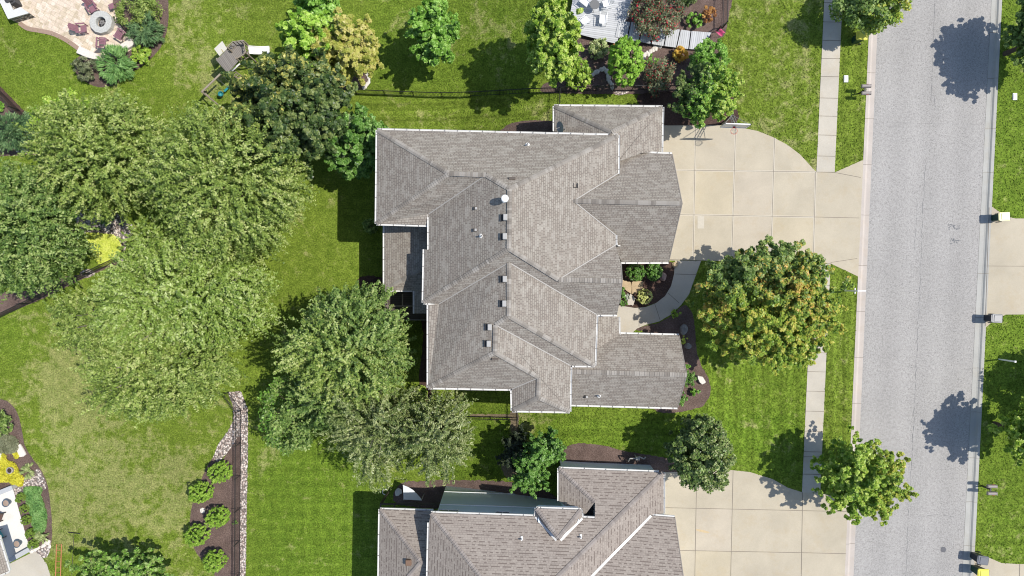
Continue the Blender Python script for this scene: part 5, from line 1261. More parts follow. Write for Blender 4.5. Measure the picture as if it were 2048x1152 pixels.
mat_plants('juniper_mat', [(50, 975), (70, 972), (86, 976), (84, 990), (92, 1012), (96, 1040), (90, 1062), (74, 1070), (68, 1050), (60, 1020), (55, 1000)], FRESH if 0 else JUN, 'flat green juniper mat beside the clipped round bushes', 'ground cover', 6500, 0.12, 0.3, 2)
mat_plants('yellow_shrub_mat', [(-30, 938), (0, 932), (10, 905), (20, 920), (32, 925), (42, 942), (51, 957), (46, 972), (36, 968), (10, 962), (-30, 972)], YEL, 'vivid yellow low bushes at the left edge around the grey urn', 'ground cover', 6500, 0.12, 0.5, 3)
mat_plants('yellow_shrub_mat', [(30, 905), (38, 905), (40, 914), (32, 916)], YEL, 'small vivid yellow tuft beside the pale stepping slab', 'ground cover', 300, 0.12, 0.3, 4)
mat_plants('lavender_mat', [(-30, 870), (10, 868), (34, 874), (40, 890), (28, 906), (-30, 900)], lm('greyblue', [(0.10, 0.115, 0.06), (0.19, 0.20, 0.12), (0.27, 0.28, 0.18)], .7), 'dull grey green low plants at the left edge above the yellow bushes', 'ground cover', 5000, 0.11, 0.35, 5)
shrub(-2, 848, 26, 1.4, MID, 'green shrub cut by the left edge, in the lower left mulch', seed=78, leaf=0.15)
# front garden
shrub(1271, 544, 18, 1.3, EMER, 'dark green rounded bush tucked under the garage gutter, nearer the wall', 'bush', 'green bushes under the garage eave', seed=80, leaf=0.08, ncl=140, nper=36, name='bush', clr=0.13, rough=0.12)
shrub(1307, 543, 17, 1.3, EMER, 'dark green rounded bush under the garage gutter, nearer the reddish boulder', 'bush', 'green bushes under the garage eave', seed=81, leaf=0.08, ncl=140, nper=36, name='bush', clr=0.13, rough=0.12)
shrub(1289.5, 593, 15, 1.0, VARI, 'round cream and yellow variegated bush beside the curved front walk', 'bush', seed=82, leaf=0.08, ncl=140, nper=34, name='bush', clr=0.11, rough=0.04)
shrub(1244, 586, 9, 1.0, EMER, 'leafy green plant under the entry roof edge', 'plant', seed=83, leaf=0.14, ncl=12, nper=50, rpy=12)
shrub(1247, 606, 9, 0.8, EMER, 'bright green plant between flagstones and front walk', 'plant', seed=84, leaf=0.11, ncl=14, nper=60, rpy=6)
shrub(1254, 594, 7, 0.5, lm('white_mix', [(0.05, 0.08, 0.03), (0.45, 0.47, 0.40), (0.75, 0.75, 0.70)], .6), 'small white flowering plant beside the pale flagstone', 'plant', seed=85, leaf=0.10, ncl=9, nper=30)
shrub(1376, 757, 15, 1.0, EMER, 'green clipped bush half under the lower gable, upper one', 'bush', seed=86, leaf=0.08, ncl=30, nper=80, rpy=19, clr=0.22)
shrub(1364, 797, 10, 0.8, EMER, 'green clipped bush half under the lower gable, lower one', 'bush', seed=87, leaf=0.08, ncl=20, nper=70, rpy=14, clr=0.22)
shrub(1390, 785, 10, 0.6, FRESH, 'small leafy plant in the mulch below the white boulder', 'plant', seed=88, leaf=0.17, ncl=10, nper=26, rough=0.4)
shrub(1352, 628, 9, 0.7, FRESHY, 'small yellow green plant in the shaded mulch beside the front walk', 'plant', seed=89, leaf=0.14, ncl=10, nper=30)
shrub(1367, 680, 8, 0.5, CHART, 'small pale plant in the shaded mulch beyond the grey boulder', 'plant', seed=90, leaf=0.12, ncl=8, nper=26)
shrub(1374, 731, 6, 0.5, FRESH, 'tiny leafy plant at the gable tip in the mulch', 'plant', seed=91, leaf=0.12, ncl=6, nper=26)
shrub(742, 452, 14, 2.4, MID, 'shaded green shrub at the lower left corner of the central house', seed=92, leaf=0.18)
shrub(843, 785, 12, 1.2, FRESHY, 'small yellow green shrub at the bottom left corner of the central house', seed=93, leaf=0.15)
shrub(470, 1030 + 15, 5, 0.5, FRESH, 'tiny green seedling near the cobble strip in the mulch bed', 'plant', seed=94, leaf=0.10, ncl=5, nper=20)
shrub(212, 435, 14, 0.8, JUN, 'small spiky plant among cobbles above the yellow green ground cover', seed=95, leaf=0.14, blade=2.5, asp=.5, ncl=14, nper=40)

# ------------------------------------------------------------------ fences
def fence(label, pts, h=1.25, gate=None, group='black iron fences'):
    W = [G(*p) for p in pts]; root = empty('fence', W[0], 0, label, 'fence', group)
    rails = MB(); pk = MB()
    for a, b in zip(W[:-1], W[1:]):
        L = (b - a).length; n = max(1, int(round(L / 2.4)))
        for i in range(n):
            p = a.lerp(b, i / n); q = a.lerp(b, (i + 1) / n); p.z = g(p.x); q.z = g(q.x)
            for z in (0.12, h - 0.16, h - 0.02):
                rails.tube(p + Vector((0, 0, z)), q + Vector((0, 0, z)), 0.019, n=4)
            m = max(2, int((q - p).length / 0.115)); rz = math.atan2((q - p).y, (q - p).x)
            for k in range(1, m):
                c_ = p.lerp(q, k / m); pk.box(c_ + Vector((0, 0, h / 2 + .02)), (0.016, 0.016, h - .04), rz)
            ps = MB(); ps.box(p + Vector((0, 0, h / 2)), (0.06, 0.06, h + .06), rz); ps.lathe([(.045, 0), (.03, .04), (0, .06)], p + Vector((0, 0, h + .03)), 8)
            ps.build('post', BLACKM, root, world=True)
        ps = MB(); ps.box(b + Vector((0, 0, h / 2)), (0.06, 0.06, h + .06)); ps.build('post', BLACKM, root, world=True)
    rails.build('rails', BLACKM, root, world=True); pk.build('pickets', BLACKM, root, world=True)
    return root
fence('long straight black iron fence across the top, from the maples to the driveway cypress', [(600, 183), (1118, 184), (1335, 180), (1445, 178)])
fence('short black iron fence joining the top fence to the house corner', [(1118, 184), (1117, 262)])
fence('black iron fence beside the top garden, from top edge to boardwalk end', [(1448, -60), (1445, 56), (1432, 64)])
fence('black iron fence at the right side of the top garden, behind the rounded green tree', [(1443, 108), (1444, 178)])
fence('black iron fence along the cobble strip in the lower left', [(458, 784), (483, 820), (480, 1210)])
fence('black iron fence behind the mulch at the left edge, under the big trees', [(-60, 668), (0, 636), (122, 577), (245, 518)])
fence('black iron fence at the upper left above the blue green evergreen', [(-60, 120), (0, 180), (40, 221), (82, 266)])
fence('short black iron fence between the silvery tree and house corner', [(930, 832), (1034, 834)])
fence('black iron fence running down from the house corner to the vivid green trees', [(1035, 800), (1036, 925)])

# ------------------------------------------------------------------ edging stones, boulders, slabs
def rock(name, px, py, r, mat, label, cat='boulder', group=None, flat=0.6, seed=0, sx=1.0, rz=0.0, parent=None, seg=10):
    rng = random.Random(seed); bm = bmesh.new(); bmesh.ops.create_icosphere(bm, subdivisions=2, radius=1)
    ph = [rng.uniform(0, 6) for _ in range(6)]
    for v in bm.verts:
        k = 1 + 0.16 * math.sin(3 * v.co.x + ph[0]) * math.sin(2.5 * v.co.y + ph[1]) + 0.10 * math.sin(5 * v.co.z + ph[2] + 3 * v.co.x) + rng.uniform(-.07, .07)
        v.co = Vector((v.co.x * r * sx * k, v.co.y * r * k, v.co.z * r * flat * k))
    me = bpy.data.meshes.new(name); bm.to_mesh(me); bm.free(); me.materials.append(mat)
    o = bpy.data.objects.new(name, me); COL.objects.link(o); o.location = G(px, py, r * flat * 0.45); o.rotation_euler = (0, 0, rz)
    return tag(o, label, cat, group)
def stones(pts, r, n, label, group, mat=STONEW, jit=2.0, seed=0):
    rn = random.Random(seed); src = [rock('edging_stone', pts[0][0], pts[0][1], r, mat, label, 'stone', group, seed=seed * 7 + i) for i in range(3)]
    L = [math.dist(a, b) for a, b in zip(pts[:-1], pts[1:])]; T = sum(L)
    for i in range(n):
        d = T * i / (n - 1); k = 0
        while k < len(L) - 1 and d > L[k]: d -= L[k]; k += 1
        t = d / L[k]; x = pts[k][0] + (pts[k + 1][0] - pts[k][0]) * t + rn.uniform(-jit, jit); y = pts[k][1] + (pts[k + 1][1] - pts[k][1]) * t + rn.uniform(-jit, jit)
        o = src[i] if i < 3 else src[rn.randrange(3)].copy()
        if i >= 3: COL.objects.link(o)
        s_ = rn.uniform(0.7, 1.25); o.scale = (s_, s_, s_); o.location = G(x, y, r * .25); o.rotation_euler = (0, 0, rn.uniform(0, 6))
stones([(722, 136), (733, 146), (739, 156), (737, 166), (728, 176)], 0.13, 15, 'white stone in the curved edging beside the gold tan maple', 'white edging stones by the maple bed', jit=.4, seed=1)
stones([(1284, 115), (1296, 106), (1308, 97), (1318, 93)], 0.14, 22, 'white stone in the trail leading up to the boardwalk', 'white stones trailing to the boardwalk', jit=3, seed=2)
stones([(1186, 150), (1196, 142), (1208, 136), (1213, 141), (1216, 155), (1221, 168), (1226, 176)], 0.15, 24, 'grey white stone in the shaded curve left of the bright oval evergreen', 'white stones in the shaded curve', STONEW, 1.3, 3)
stones([(1252, 40), (1255, 25), (1260, 8), (1264, -12)], 0.14, 18, 'white stone in the row between white deck and large rose bush', 'white stones beside the deck', jit=2, seed=4)
stones([(62, 1102), (76, 1095), (90, 1088), (98, 1080), (99, 1092)], 0.13, 18, 'whitish stone in the edging beside the lower grass clump', 'white stones by the terrace garden', jit=2.5, seed=5)
stones([(45, 300), (56, 304), (68, 300), (75, 294)], 0.14, 12, 'white stone in the rim below the blue green evergreen', 'white stones below the blue evergreen', jit=1, seed=6)
rock('boulder', 1326, 553, 0.34, STONER, 'reddish white boulder beside the dark green bushes in front', seed=21, sx=.7, flat=.7)
rock('boulder', 1367, 659, 0.40, STONEG, 'grey boulder in the shaded mulch at the garage side gable', seed=22, flat=.7, sx=.75)
rock('boulder', 1350, 529, 0.24, STONET, 'small tan boulder at the garage corner beside the walk', seed=23)
rock('boulder', 405, 1021, 0.22, STONEW, 'white stone lying in the mulch between the oval evergreens', seed=24, flat=.3)
rock('boulder', 1376, 692, 0.24, STONEG, 'small grey stone in the shaded mulch below the grey boulder', seed=25)
def slabstone(px4, h, mat, label, name='stone_slab', seed=0):
    pts = [G(*p) for p in px4]; rn = random.Random(seed); c_ = sum(pts, Vector()) / len(pts); mb = MB(); z = g(c_.x)
    poly = smooth_poly([(p.x, p.y) for p in pts], 1); q = []
    for i in range(len(poly)):
        a_, b_ = Vector(poly[i]), Vector(poly[(i + 1) % len(poly)])
        for t in (0.06, 0.35, 0.65, 0.94): m_ = a_.lerp(b_, t); q.append((m_.x + rn.uniform(-.025, .025), m_.y + rn.uniform(-.025, .025)))
    ins = offset_poly(q, 0.03) if False else [((x - c_.x) * .95 + c_.x, (y - c_.y) * .95 + c_.y) for x, y in q]
    n = len(q); vs = [(x, y, z - .1) for x, y in q] + [(x, y, z + h * .8) for x, y in q] + [(x, y, z + h) for x, y in ins]
    ar = sum(q[i][0] * q[(i + 1) % n][1] - q[(i + 1) % n][0] * q[i][1] for i in range(n)); fs = [tuple(range(2 * n, 3 * n))]
    for r_ in (0, 1): fs += [(r_ * n + i, r_ * n + (i + 1) % n, r_ * n + n + (i + 1) % n, r_ * n + n + i) for i in range(n)]
    if ar < 0: fs = [f[::-1] for f in fs]
    mb.add(vs, fs); o = mb.build(name, mat); 
    for v in o.data.vertices: v.co -= Vector((c_.x, c_.y, z))
    o.location = (c_.x, c_.y, z); return tag(o, label, 'stone slab')
slabstone([(163, 94), (202, 112), (197, 122), (180, 118), (157, 108)], 0.35, STONEW, 'pale rough stone slab at the lower corner of the paver patio', seed=1)
slabstone([(266, 78), (273, 92), (256, 102), (243, 94)], 0.35, STONEW, 'pale stone slab between the two feathery junipers and the fire pit', seed=2)
slabstone([(1243, 559), (1262, 564), (1262, 589), (1248, 578), (1241, 573)], 0.16, STONET, 'tan flagstone step tucked against the entry roof edge', seed=3)
slabstone([(1263, 562), (1286, 562), (1284, 583), (1263, 589)], 0.14, STONET, 'tan flagstone step above the cream variegated bush', seed=4)
slabstone([(1259, 587), (1270, 596), (1266, 611), (1253, 609)], 0.14, simple('smooth_slab', (0.54, .49, .42)), 'smooth pale step slab left of the cream variegated bush', seed=5)
slabstone([(1392, 750), (1404, 753), (1410, 764), (1402, 768), (1396, 762)], 0.32, STONEW, 'flat white boulder in the mulch beyond the lower gable tip', seed=6)
slabstone([(42, 887), (54, 908), (48, 913), (40, 913), (33, 893)], 0.12, STONEW, 'pale rectangular stepping slab at the edge of the lower left garden', seed=7)
slabstone([(-20, 905), (4, 905), (10, 930), (2, 936), (-20, 935)], 0.14, STONEW, 'pale slab at the left edge among the yellow bushes', seed=8)

# ------------------------------------------------------------------ road side things
def bin_(px, py, rz, body, lid, label, lidsz=1.0):
    q = P(px, py, 3 + 1.05); q.z = 3.0 + DZ
    root = empty('wheelie_bin', q, rz, label, 'bin', 'bins standing along the kerbs'); mb = MB()
    mb.bevbox((0, 0, 0.50), (0.66, 0.56, 0.96), 0, 0, 0.05, 0.80); mb.box((0, 0, 0.955), (0.70, 0.60, 0.05)); mb.build('body', body, root)
    mb = MB(); mb.bevbox((0.01, 0, 1.015), (0.78, 0.64, 0.075), 0, 0, 0.03); mb.bevbox((0.03, 0, 1.065), (0.54, 0.46, 0.04), 0, 0, 0.015)
    mb.box((-.40, 0, 1.01), (0.04, .5, .05)); mb.build('lid', lid, root)
    mb = MB(); mb.tube((.43, -.25, .98), (.43, .25, .98), 0.018); mb.tube((.36, -.25, .95), (.43, -.25, .98), 0.015); mb.tube((.36, .25, .95), (.43, .25, .98), 0.015); mb.build('handle', body, root)
    for s_ in (-1, 1):
        mb = MB(); mb.tube((.27, s_ * .28, .13), (.27, s_ * .34, .13), .13, n=14); mb.build('wheel', BLACKM, root)
bin_(2009, 433, R(2), GREENP, PALEY, 'bin with a pale yellow lid on the right hand driveway corner')
bin_(1994, 637, R(-3), DARKP, GREYP, 'dark grey lidded bin at the lower corner of the right driveway')
bin_(1966, 1121, R(-8), DARKP, GREYP, 'dark grey lidded bin near the bottom edge, beside another bin')
bin_(1967, 1147, R(-4), GREENP, YELLOW, 'bin with a bright yellow lid cut by the bottom edge')
bin_(1724, 71, R(0), GREENP, YELLOW, 'bin with a bright yellow lid under the top street tree')
def mailbox(px, py, label, rz=0.0):
    q = P(px, py, 4.15); q.z = 3.0
    root = empty('mailbox_stand', q, rz, label, 'mailbox', 'twin mailbox stands by the road')
    mb = MB(); mb.box((0.02, 0, 0.45), (0.10, 0.10, 1.0)); mb.build('post', BLACKM, root)
    mb = MB(); mb.box((0, 0, 0.93), (0.10, 0.62, 0.06)); mb.build('arm', BLACKM, root)
    mb = MB(); mb.tube((-0.02, 0, .35), (-0.02, .24, .9), .02); mb.build('brace', BLACKM, root)
    MBC = simple('mailbox_taupe', (0.30, 0.265, 0.25), 0.5)
    for s_ in (-1, 1):
        mb = MB(); n = 10; pr = [(-.12, 0.0), (.12, 0.0)] + [(.12 * math.cos(t), .10 + .12 * math.sin(t)) for t in [math.pi * i / n for i in range(n + 1)]]
        vs = [(x_, s_ * .26 + y_, .965 + z_) for x_ in (-.31, .33) for y_, z_ in pr]; m = len(pr)
        mb.add(vs, [tuple(range(m)), tuple(range(2 * m - 1, m - 1, -1))] + [(i, m + i, m + (i + 1) % m, (i + 1) % m) for i in range(m)])
        o = mb.build('mailbox', MBC, root)
        d_ = MB(); d_.box((.345, s_ * .26, 1.07), (.02, .25, .21)); d_.build('door', MBC, o)
        d_ = MB(); d_.box((.1, s_ * .26 + s_ * .132, 1.1), (.16, .01, .05)); d_.build('flag', REDM, o)
mailbox(1733, 178.5, 'twin taupe mailboxes on one black post by the near kerb'); mailbox(1985, 980.5, 'twin taupe mailboxes on one black post across the road')
q = G(1690.5, 581.5); root = empty('sign_post', q, 0, 'white post with a short cross arm beside the near kerb', 'post')
mb = MB(); mb.bevbox((0, 0, 0.95), (0.10, 0.10, 1.95), b=.015); mb.build('post', WHITE, root)
mb = MB(); mb.bevbox((0.28, 0, 1.72), (0.75, 0.09, 0.09), b=.015); mb.bevbox((0.12, 0, 1.2), (0.07, .42, .07), b=.01); mb.build('cross_arm', WHITE, root)
q = G(1998, 718.5); root = empty('marker_post', q, 0, 'plain white post standing in the lawn near the right edge', 'post')
mb = MB(); mb.bevbox((0, 0, 0.8), (0.10, 0.10, 1.65), b=.015); mb.build('post', WHITE, root); mb = MB(); mb.bevbox((0, 0, 1.655), (0.14, 0.14, 0.05), b=.012); mb.build('post_cap', WHITE, root)
for px, py, l_ in ((1691.5, 158, 'white utility cover in the grass verge above the near mailboxes'), (2029, 193.5, 'white utility cover in the lawn at the upper right edge')):
    q = G(px, py); root = empty('utility_cover', q, 0, l_, 'utility cover', 'utility covers in the grass')
    mb = MB(); mb.bevbox((0, 0, 0.03), (0.33, 0.52, 0.08), b=.02); mb.build('box', WHITE, root)
    mb = MB(); mb.bevbox((0, 0, 0.075), (0.25, 0.42, 0.03), b=.012); mb.build('cover', WHITE, root)

# basketball hoop
base = P(1474, 250, 6.5); base.z = 3.0; base.y += 0.92
hoop = empty('basketball_hoop', base, R(-2), 'basketball hoop with glass backboard and red rim at the driveway edge', 'basketball hoop')
mb = MB(); mb.bevbox((0, 0.0, 1.2), (0.15, 0.15, 2.6), b=.02); mb.build('pole', BLACKM, hoop)
mb = MB()
for s_ in (-.10, .10):
    mb.tube((s_, -0.02, 2.2), (s_, -0.85, 3.0), .03, n=6); mb.tube((s_, 0.02, 2.45), (s_, -0.85, 3.4), .03, n=6)
for t in (.3, .6, .9): mb.tube((-.1, -.85 * t, 2.2 + .8 * t), (.1, -.85 * t, 2.2 + .8 * t), .018, n=6)
for s_ in (-1, 1): mb.tube((s_ * .05, 0.0, 2.5), (s_ * .82, -.86, 3.55), .02, n=6)
mb.build('arm', STEEL, hoop)
mb = MB(); mb.box((0, -0.92, 3.28), (1.75, 0.025, 1.0)); mb.build('backboard', CLEAR, hoop)
mb = MB()
for s_ in (-1, 1): mb.box((s_ * .885, -.92, 3.28), (.06, .07, 1.10)); mb.box((0, -.92, 3.28 + s_ * .52), (1.83, .07, .06))
mb.build('backboard_frame', WHITE, hoop)
mb = MB(); n = 20
pr = [Vector((.23 * math.cos(6.2832 * i / n), -1.22 + .23 * math.sin(6.2832 * i / n), 3.0)) for i in range(n + 1)]; mb.path(pr, .014); mb.box((0, -.97, 3.0), (.16, .10, .06)); mb.build('rim', REDM, hoop)
mb = MB()
for i in range(12):
    t = 6.2832 * i / 12
    for k in (-1, 1):
        t2 = t + k * 6.2832 / 12; t3 = t
        p0 = Vector((.22 * math.cos(t), -1.22 + .22 * math.sin(t), 3.0)); p1 = Vector((.16 * math.cos(t2), -1.22 + .16 * math.sin(t2), 2.78)); p2 = Vector((.12 * math.cos(t3), -1.22 + .12 * math.sin(t3), 2.58))
        mb.tube(p0, p1, .005, n=4); mb.tube(p1, p2, .005, n=4)
mb.build('net', NETW, hoop)

# ------------------------------------------------------------------ play set
pq = P(460, 125, 0); pq = Vector((pq.x, pq.y, 0)); play = empty('play_set', pq, 0, 'wooden play set with grey roof, deck, slide and swings beside the dark maple', 'play set')
def pp(x, y, z): return P(380 + x / 8.0, 60 + y / 8.0, z)
mb = MB(); mb.slab([pp(585, 320, 3.1), pp(770, 500, 2.9), pp(600, 690, 2.75), pp(415, 480, 2.95)], 0.06); mb.build('roof', WOODG, play, world=True)
mb = MB(); mb.slab([pp(515, 175, 2.2), pp(592, 300, 2.7), pp(470, 415, 2.7), pp(385, 300, 2.2)], 0.04); mb.build('awning', CANVAS, play, world=True)
mb = MB(); mb.slab([pp(480, 250, 2.24), pp(535, 350, 2.74), pp(525, 360, 2.74), pp(468, 258, 2.24)], 0.02); mb.build('awning_stripe', simple('awning_tan', (.55, .45, .22)), play, world=True)
dk = [(690, 190), (855, 165), (885, 370), (740, 470), (600, 560), (500, 400)]
mb = MB(); mb.slab([pp(x * .98 + 10, y * .98 + 12, 1.45) for x, y in dk], 0.08); mb.build('deck', WOODG, play, world=True)
mb = MB(); rp = [pp(x, y, 2.3) for x, y in ((595, 270), (680, 188), (855, 165), (890, 370), (745, 460))]
for a_, b_ in zip(rp[:-1], rp[1:]):
    mb.tube(a_, b_, .035, n=6); mb.tube(a_ - Vector((0, 0, .75)), b_ - Vector((0, 0, .75)), .03, n=6)
    k_ = max(2, int((b_ - a_).length / .22))
    for i in range(k_ + 1): m_ = a_.lerp(b_, i / k_); mb.box(m_ - Vector((0, 0, .4)), (.07, .03, .85), math.atan2((b_ - a_).y, (b_ - a_).x))
mb.build('railing', WOODP, play, world=True)
for x, y in ((600, 290), (860, 180), (745, 460), (440, 470), (600, 660), (890, 365)):
    t_ = pp(x, y, 2.3); mb = MB(); mb.box((t_.x, t_.y, 1.2), (.10, .10, 2.5)); mb.build('post', WOODP, play, world=True)
mb = MB(); sl = [pp(925, 320, 1.4), pp(1010, 325, 1.2), pp(1120, 330, .55), pp(1200, 330, .25), pp(1270, 325, .2)]; hw = Vector((0, .28, 0))
for a_, b_ in zip(sl[:-1], sl[1:]):
    mb.slab([a_ - hw, b_ - hw, b_ + hw, a_ + hw], .04)
    for s_ in (-1, 1): mb.slab([a_ + hw * s_ + Vector((0, -.03, .12)), b_ + hw * s_ + Vector((0, -.03, .12)), b_ + hw * s_ + Vector((0, .03, .12)), a_ + hw * s_ + Vector((0, .03, .12))], .16)
mb.build('slide', WHITE, play, world=True)
B0 = pp(485, 705, 2.35); B1 = pp(190, 990, 2.35); mb = MB(); mb.tube(B0, B1, .075, n=8); mb.build('swing_beam', WOODP, play, world=True)
dperp = Vector((-(B1 - B0).y, (B1 - B0).x, 0)).normalized()
for s_ in (-1, 1):
    mb = MB(); e_ = B1 + dperp * s_ * 1.0; e_.z = 0; mb.tube(B1, e_, .06, n=8); mb.build('swing_leg', WOODD if s_ < 0 else WOODP, play, world=True)
mb = MB(); mb.tube(B1 + dperp * .42 - Vector((0, 0, 1)), B1 - dperp * .42 - Vector((0, 0, 1)), .04, n=6); mb.build('cross_brace', WOODP, play, world=True)
for t_, kind in ((.12, 1), (.32, 1), (.68, 0)):
    c_ = B0.lerp(B1, t_); d_ = (B1 - B0).normalized(); mb = MB(); sw = Vector((0.12, -0.18, 0)) if kind else Vector((.25, -.1, 0))
    for s_ in (-1, 1): mb.tube(c_ + d_ * .22 * s_, Vector((c_.x, c_.y, .5)) + d_ * .22 * s_ + sw, .008, n=4)
    mb.build('swing_chain', STEEL, play, world=True); mb = MB(); s0 = Vector((c_.x, c_.y, .48)) + sw
    if kind: mb.box(s0, (.16, .46, .03), math.atan2(d_.y, d_.x) - math.pi / 2); mb.build('swing_seat', TEAL, play, world=True)
    else: mb.lathe([(0.0, -.05), (.15, -.04), (.19, .08), (.20, .22), (.17, .22), (.14, .05), (0, .0)], s0, 14); mb.build('bucket_swing', TEAL, play, world=True)
mb = MB()
for s_ in (0, 1):
    a_ = pp(640 + s_ * 50, 680 - s_ * 40, 1.5); b_ = pp(800 + s_ * 50, 790 - s_ * 40, 0.1); mb.tube(a_, b_, .04, n=6)
for t_ in (.15, .38, .6, .82): mb.tube(pp(640, 680, 1.5).lerp(pp(800, 790, .1), t_), pp(690, 640, 1.5).lerp(pp(850, 750, .1), t_), .03, n=6)
mb.build('ladder', WOODP, play, world=True)
mb = MB(); mb.slab([pp(640, 660, 1.9), pp(790, 530, 1.9), pp(805, 545, 1.9), pp(655, 680, 1.9)], .05); mb.build('side_bench', WHITE, play, world=True)

# ------------------------------------------------------------------ paver patio, upper left
pat = [(-60, -60), (30, -60), (228, -60), (226, 5), (236, 45), (252, 66), (274, 92), (256, 104), (230, 106), (205, 122), (158, 97), (132, 79), (104, 66), (74, 60), (52, 54), (38, 46), (0, 0), (-60, -20)]
sheet('patio', pat, PAVER, 0.022, smooth=False)
bd = smooth_poly([(39, 46), (55, 57), (75, 61), (104, 67), (132, 80), (159, 99)], 5, closed=False)
mb = MB(); bi = offset_poly([tuple(G(*p).xy) for p in bd], 0.0)
for i in range(len(bd) - 1):
    a_, b_ = G(*bd[i]), G(*bd[i + 1]); d_ = (b_ - a_).normalized(); n0 = Vector((-d_.y, d_.x, 0)) * .17
    d2 = (G(*bd[min(i + 2, len(bd) - 1)]) - b_); d2 = d2.normalized() if d2.length > 1e-6 else d_; n1 = Vector((-d2.y, d2.x, 0)) * .17
    vs = [a_ - n0, b_ - n1, b_ + n1, a_ + n0]; mb.add([(v.x, v.y, .045) for v in vs], [(0, 1, 2, 3)]); mb.add([(vs[0].x, vs[0].y, -.05), (vs[1].x, vs[1].y, -.05), (vs[1].x, vs[1].y, .045), (vs[0].x, vs[0].y, .045)], [(0, 1, 2, 3)])
o = mb.build('patio_border', PBORDER); o['kind'] = 'structure'
# white topped counter
ck = empty('outdoor_counter', G(20, 20), 0, 'L shaped outdoor counter with white top and stacked stone side', 'outdoor kitchen')
top = [P(x, y, 0.95) for x, y in ((-46, -90), (17, 38), (46, 22), (62, 32 - 4), (41, 14), (26, 20), (-16, -66))]
tp = [P(x, y, 0.95) for x, y in ((-46, -90), (16, 38), (58, 26), (41, 14), (26, 20), (-20, -75))]
mb = MB(); mb.prism([(p.x, p.y) for p in tp], .87, .95); mb.build('countertop', COUNTER, ck, world=True)
mb = MB(); mb.prism(offset_poly([(p.x, p.y) for p in tp], .05), -.05, .87); mb.build('stone_base', STONEWALL, ck, world=True)
gr = empty('grill', P(32, 3, .0), R(-62), 'dark covered grill inside the L shaped counter', 'grill')
mb = MB(); mb.bevbox((0, 0, .42), (1.2, .62, .85), b=.03); mb.build('cabinet', simple('charcoal_cover', (.07, .07, .072), .7), gr)
mb = MB(); mb.bevbox((0, 0, 1.0), (1.0, .56, .3), b=.1); mb.build('hood', simple('charcoal_cover', (.07, .07, .072), .7), gr); mb = MB(); mb.tube((-.35, -.3, .98), (.35, -.3, .98), .02); mb.build('handle', STEEL, gr)
# fire pit
fp = empty('fire_pit', P(208, 48, 0), 0, 'round pale concrete fire pit ringed by burgundy chairs', 'fire pit')
mb = MB(); mb.lathe([(.90, 0), (.90, .44), (.88, .47), (.42, .47), (.40, .44), (.40, .1)], (0, 0, 0), 12); mb.build('ring', ASHC, fp)
mb = MB(); mb.lathe([(.39, .05), (.30, .18), (0, .22)], (0, 0, 0), 12); mb.build('burner', simple('dark_lava', (.045, .045, .045), var=.5, scale=20), fp)
for i in range(6):
    mb = MB(); a_ = i * 1.1; mb.tube((.25 * math.cos(a_), .2 * math.sin(a_), .2), (.12 * math.cos(a_ + 2), .15 * math.sin(a_ + 2), .30), .045, n=7); mb.build('log', STONEG, fp)
def adirondack(px, py, rz, label):
    q = P(px, py, 0.4); r = empty('lounge_chair', Vector((q.x, q.y, .02)), rz, label, 'chair', 'burgundy chairs round the fire pit')
    tl = lambda a: Matrix.Rotation(a, 3, 'Y')
    mb = MB()
    for k in range(5): mb.bevbox((.10 + k * .105 - .2, 0, .35 + k * .018 - .02), (.095, .52, .02), 0, 0, .006)
    mb.build('seat', BURG, r)
    mb = MB()
    for k in range(-2, 3):
        h_ = .88 - abs(k) * .06; mb.box((-.36 - .13, k * .108, .34 + h_ * .42), (.022, .10, h_), 0, 0, tl(R(-24)))
    mb.build('backrest', BURG, r)
    for s_ in (-1, 1):
        mb = MB(); mb.bevbox((-.06, s_ * .33, .56), (.72, .12, .025), 0, 0, .01); mb.build('armrest', BURG, r)
        mb = MB(); mb.box((.27, s_ * .31, .27), (.09, .04, .56)); mb.build('leg', BURG, r)
        mb = MB(); mb.box((-.30, s_ * .29, .20), (.09, .04, .5), 0, 0, tl(R(-20))); mb.build('leg', BURG, r)
adirondack(184, 15, R(-60), 'burgundy slatted chair cut by the top edge, above left of the fire pit')
adirondack(164, 57, R(4), 'burgundy slatted chair left of the fire pit')
adirondack(204, 84, R(86), 'burgundy slatted chair below the fire pit')
adirondack(240, 69, R(148), 'burgundy slatted chair at the lower right of the fire pit')
st = empty('side_table', P(229, 17, .0), R(25), 'small burgundy side table with dark legs right of the top chair', 'table'); mb = MB(); mb.bevbox((0, 0, .42), (.42, .42, .03), b=.01); mb.build('tabletop', BURG, st)
for a_, b_ in ((-1, -1), (1, -1), (1, 1), (-1, 1)): mb = MB(); mb.tube((a_ * .2, b_ * .2, 0), (a_ * .17, b_ * .17, .41), .018, n=6); mb.build('leg', BLACKM, st)
shrub(236, 36, 10, .5, lm('plum', []) if 0 else ROSE, 'small dark twiggy plant right of the fire pit', 'plant', seed=96, leaf=.1, ncl=8, nper=26)

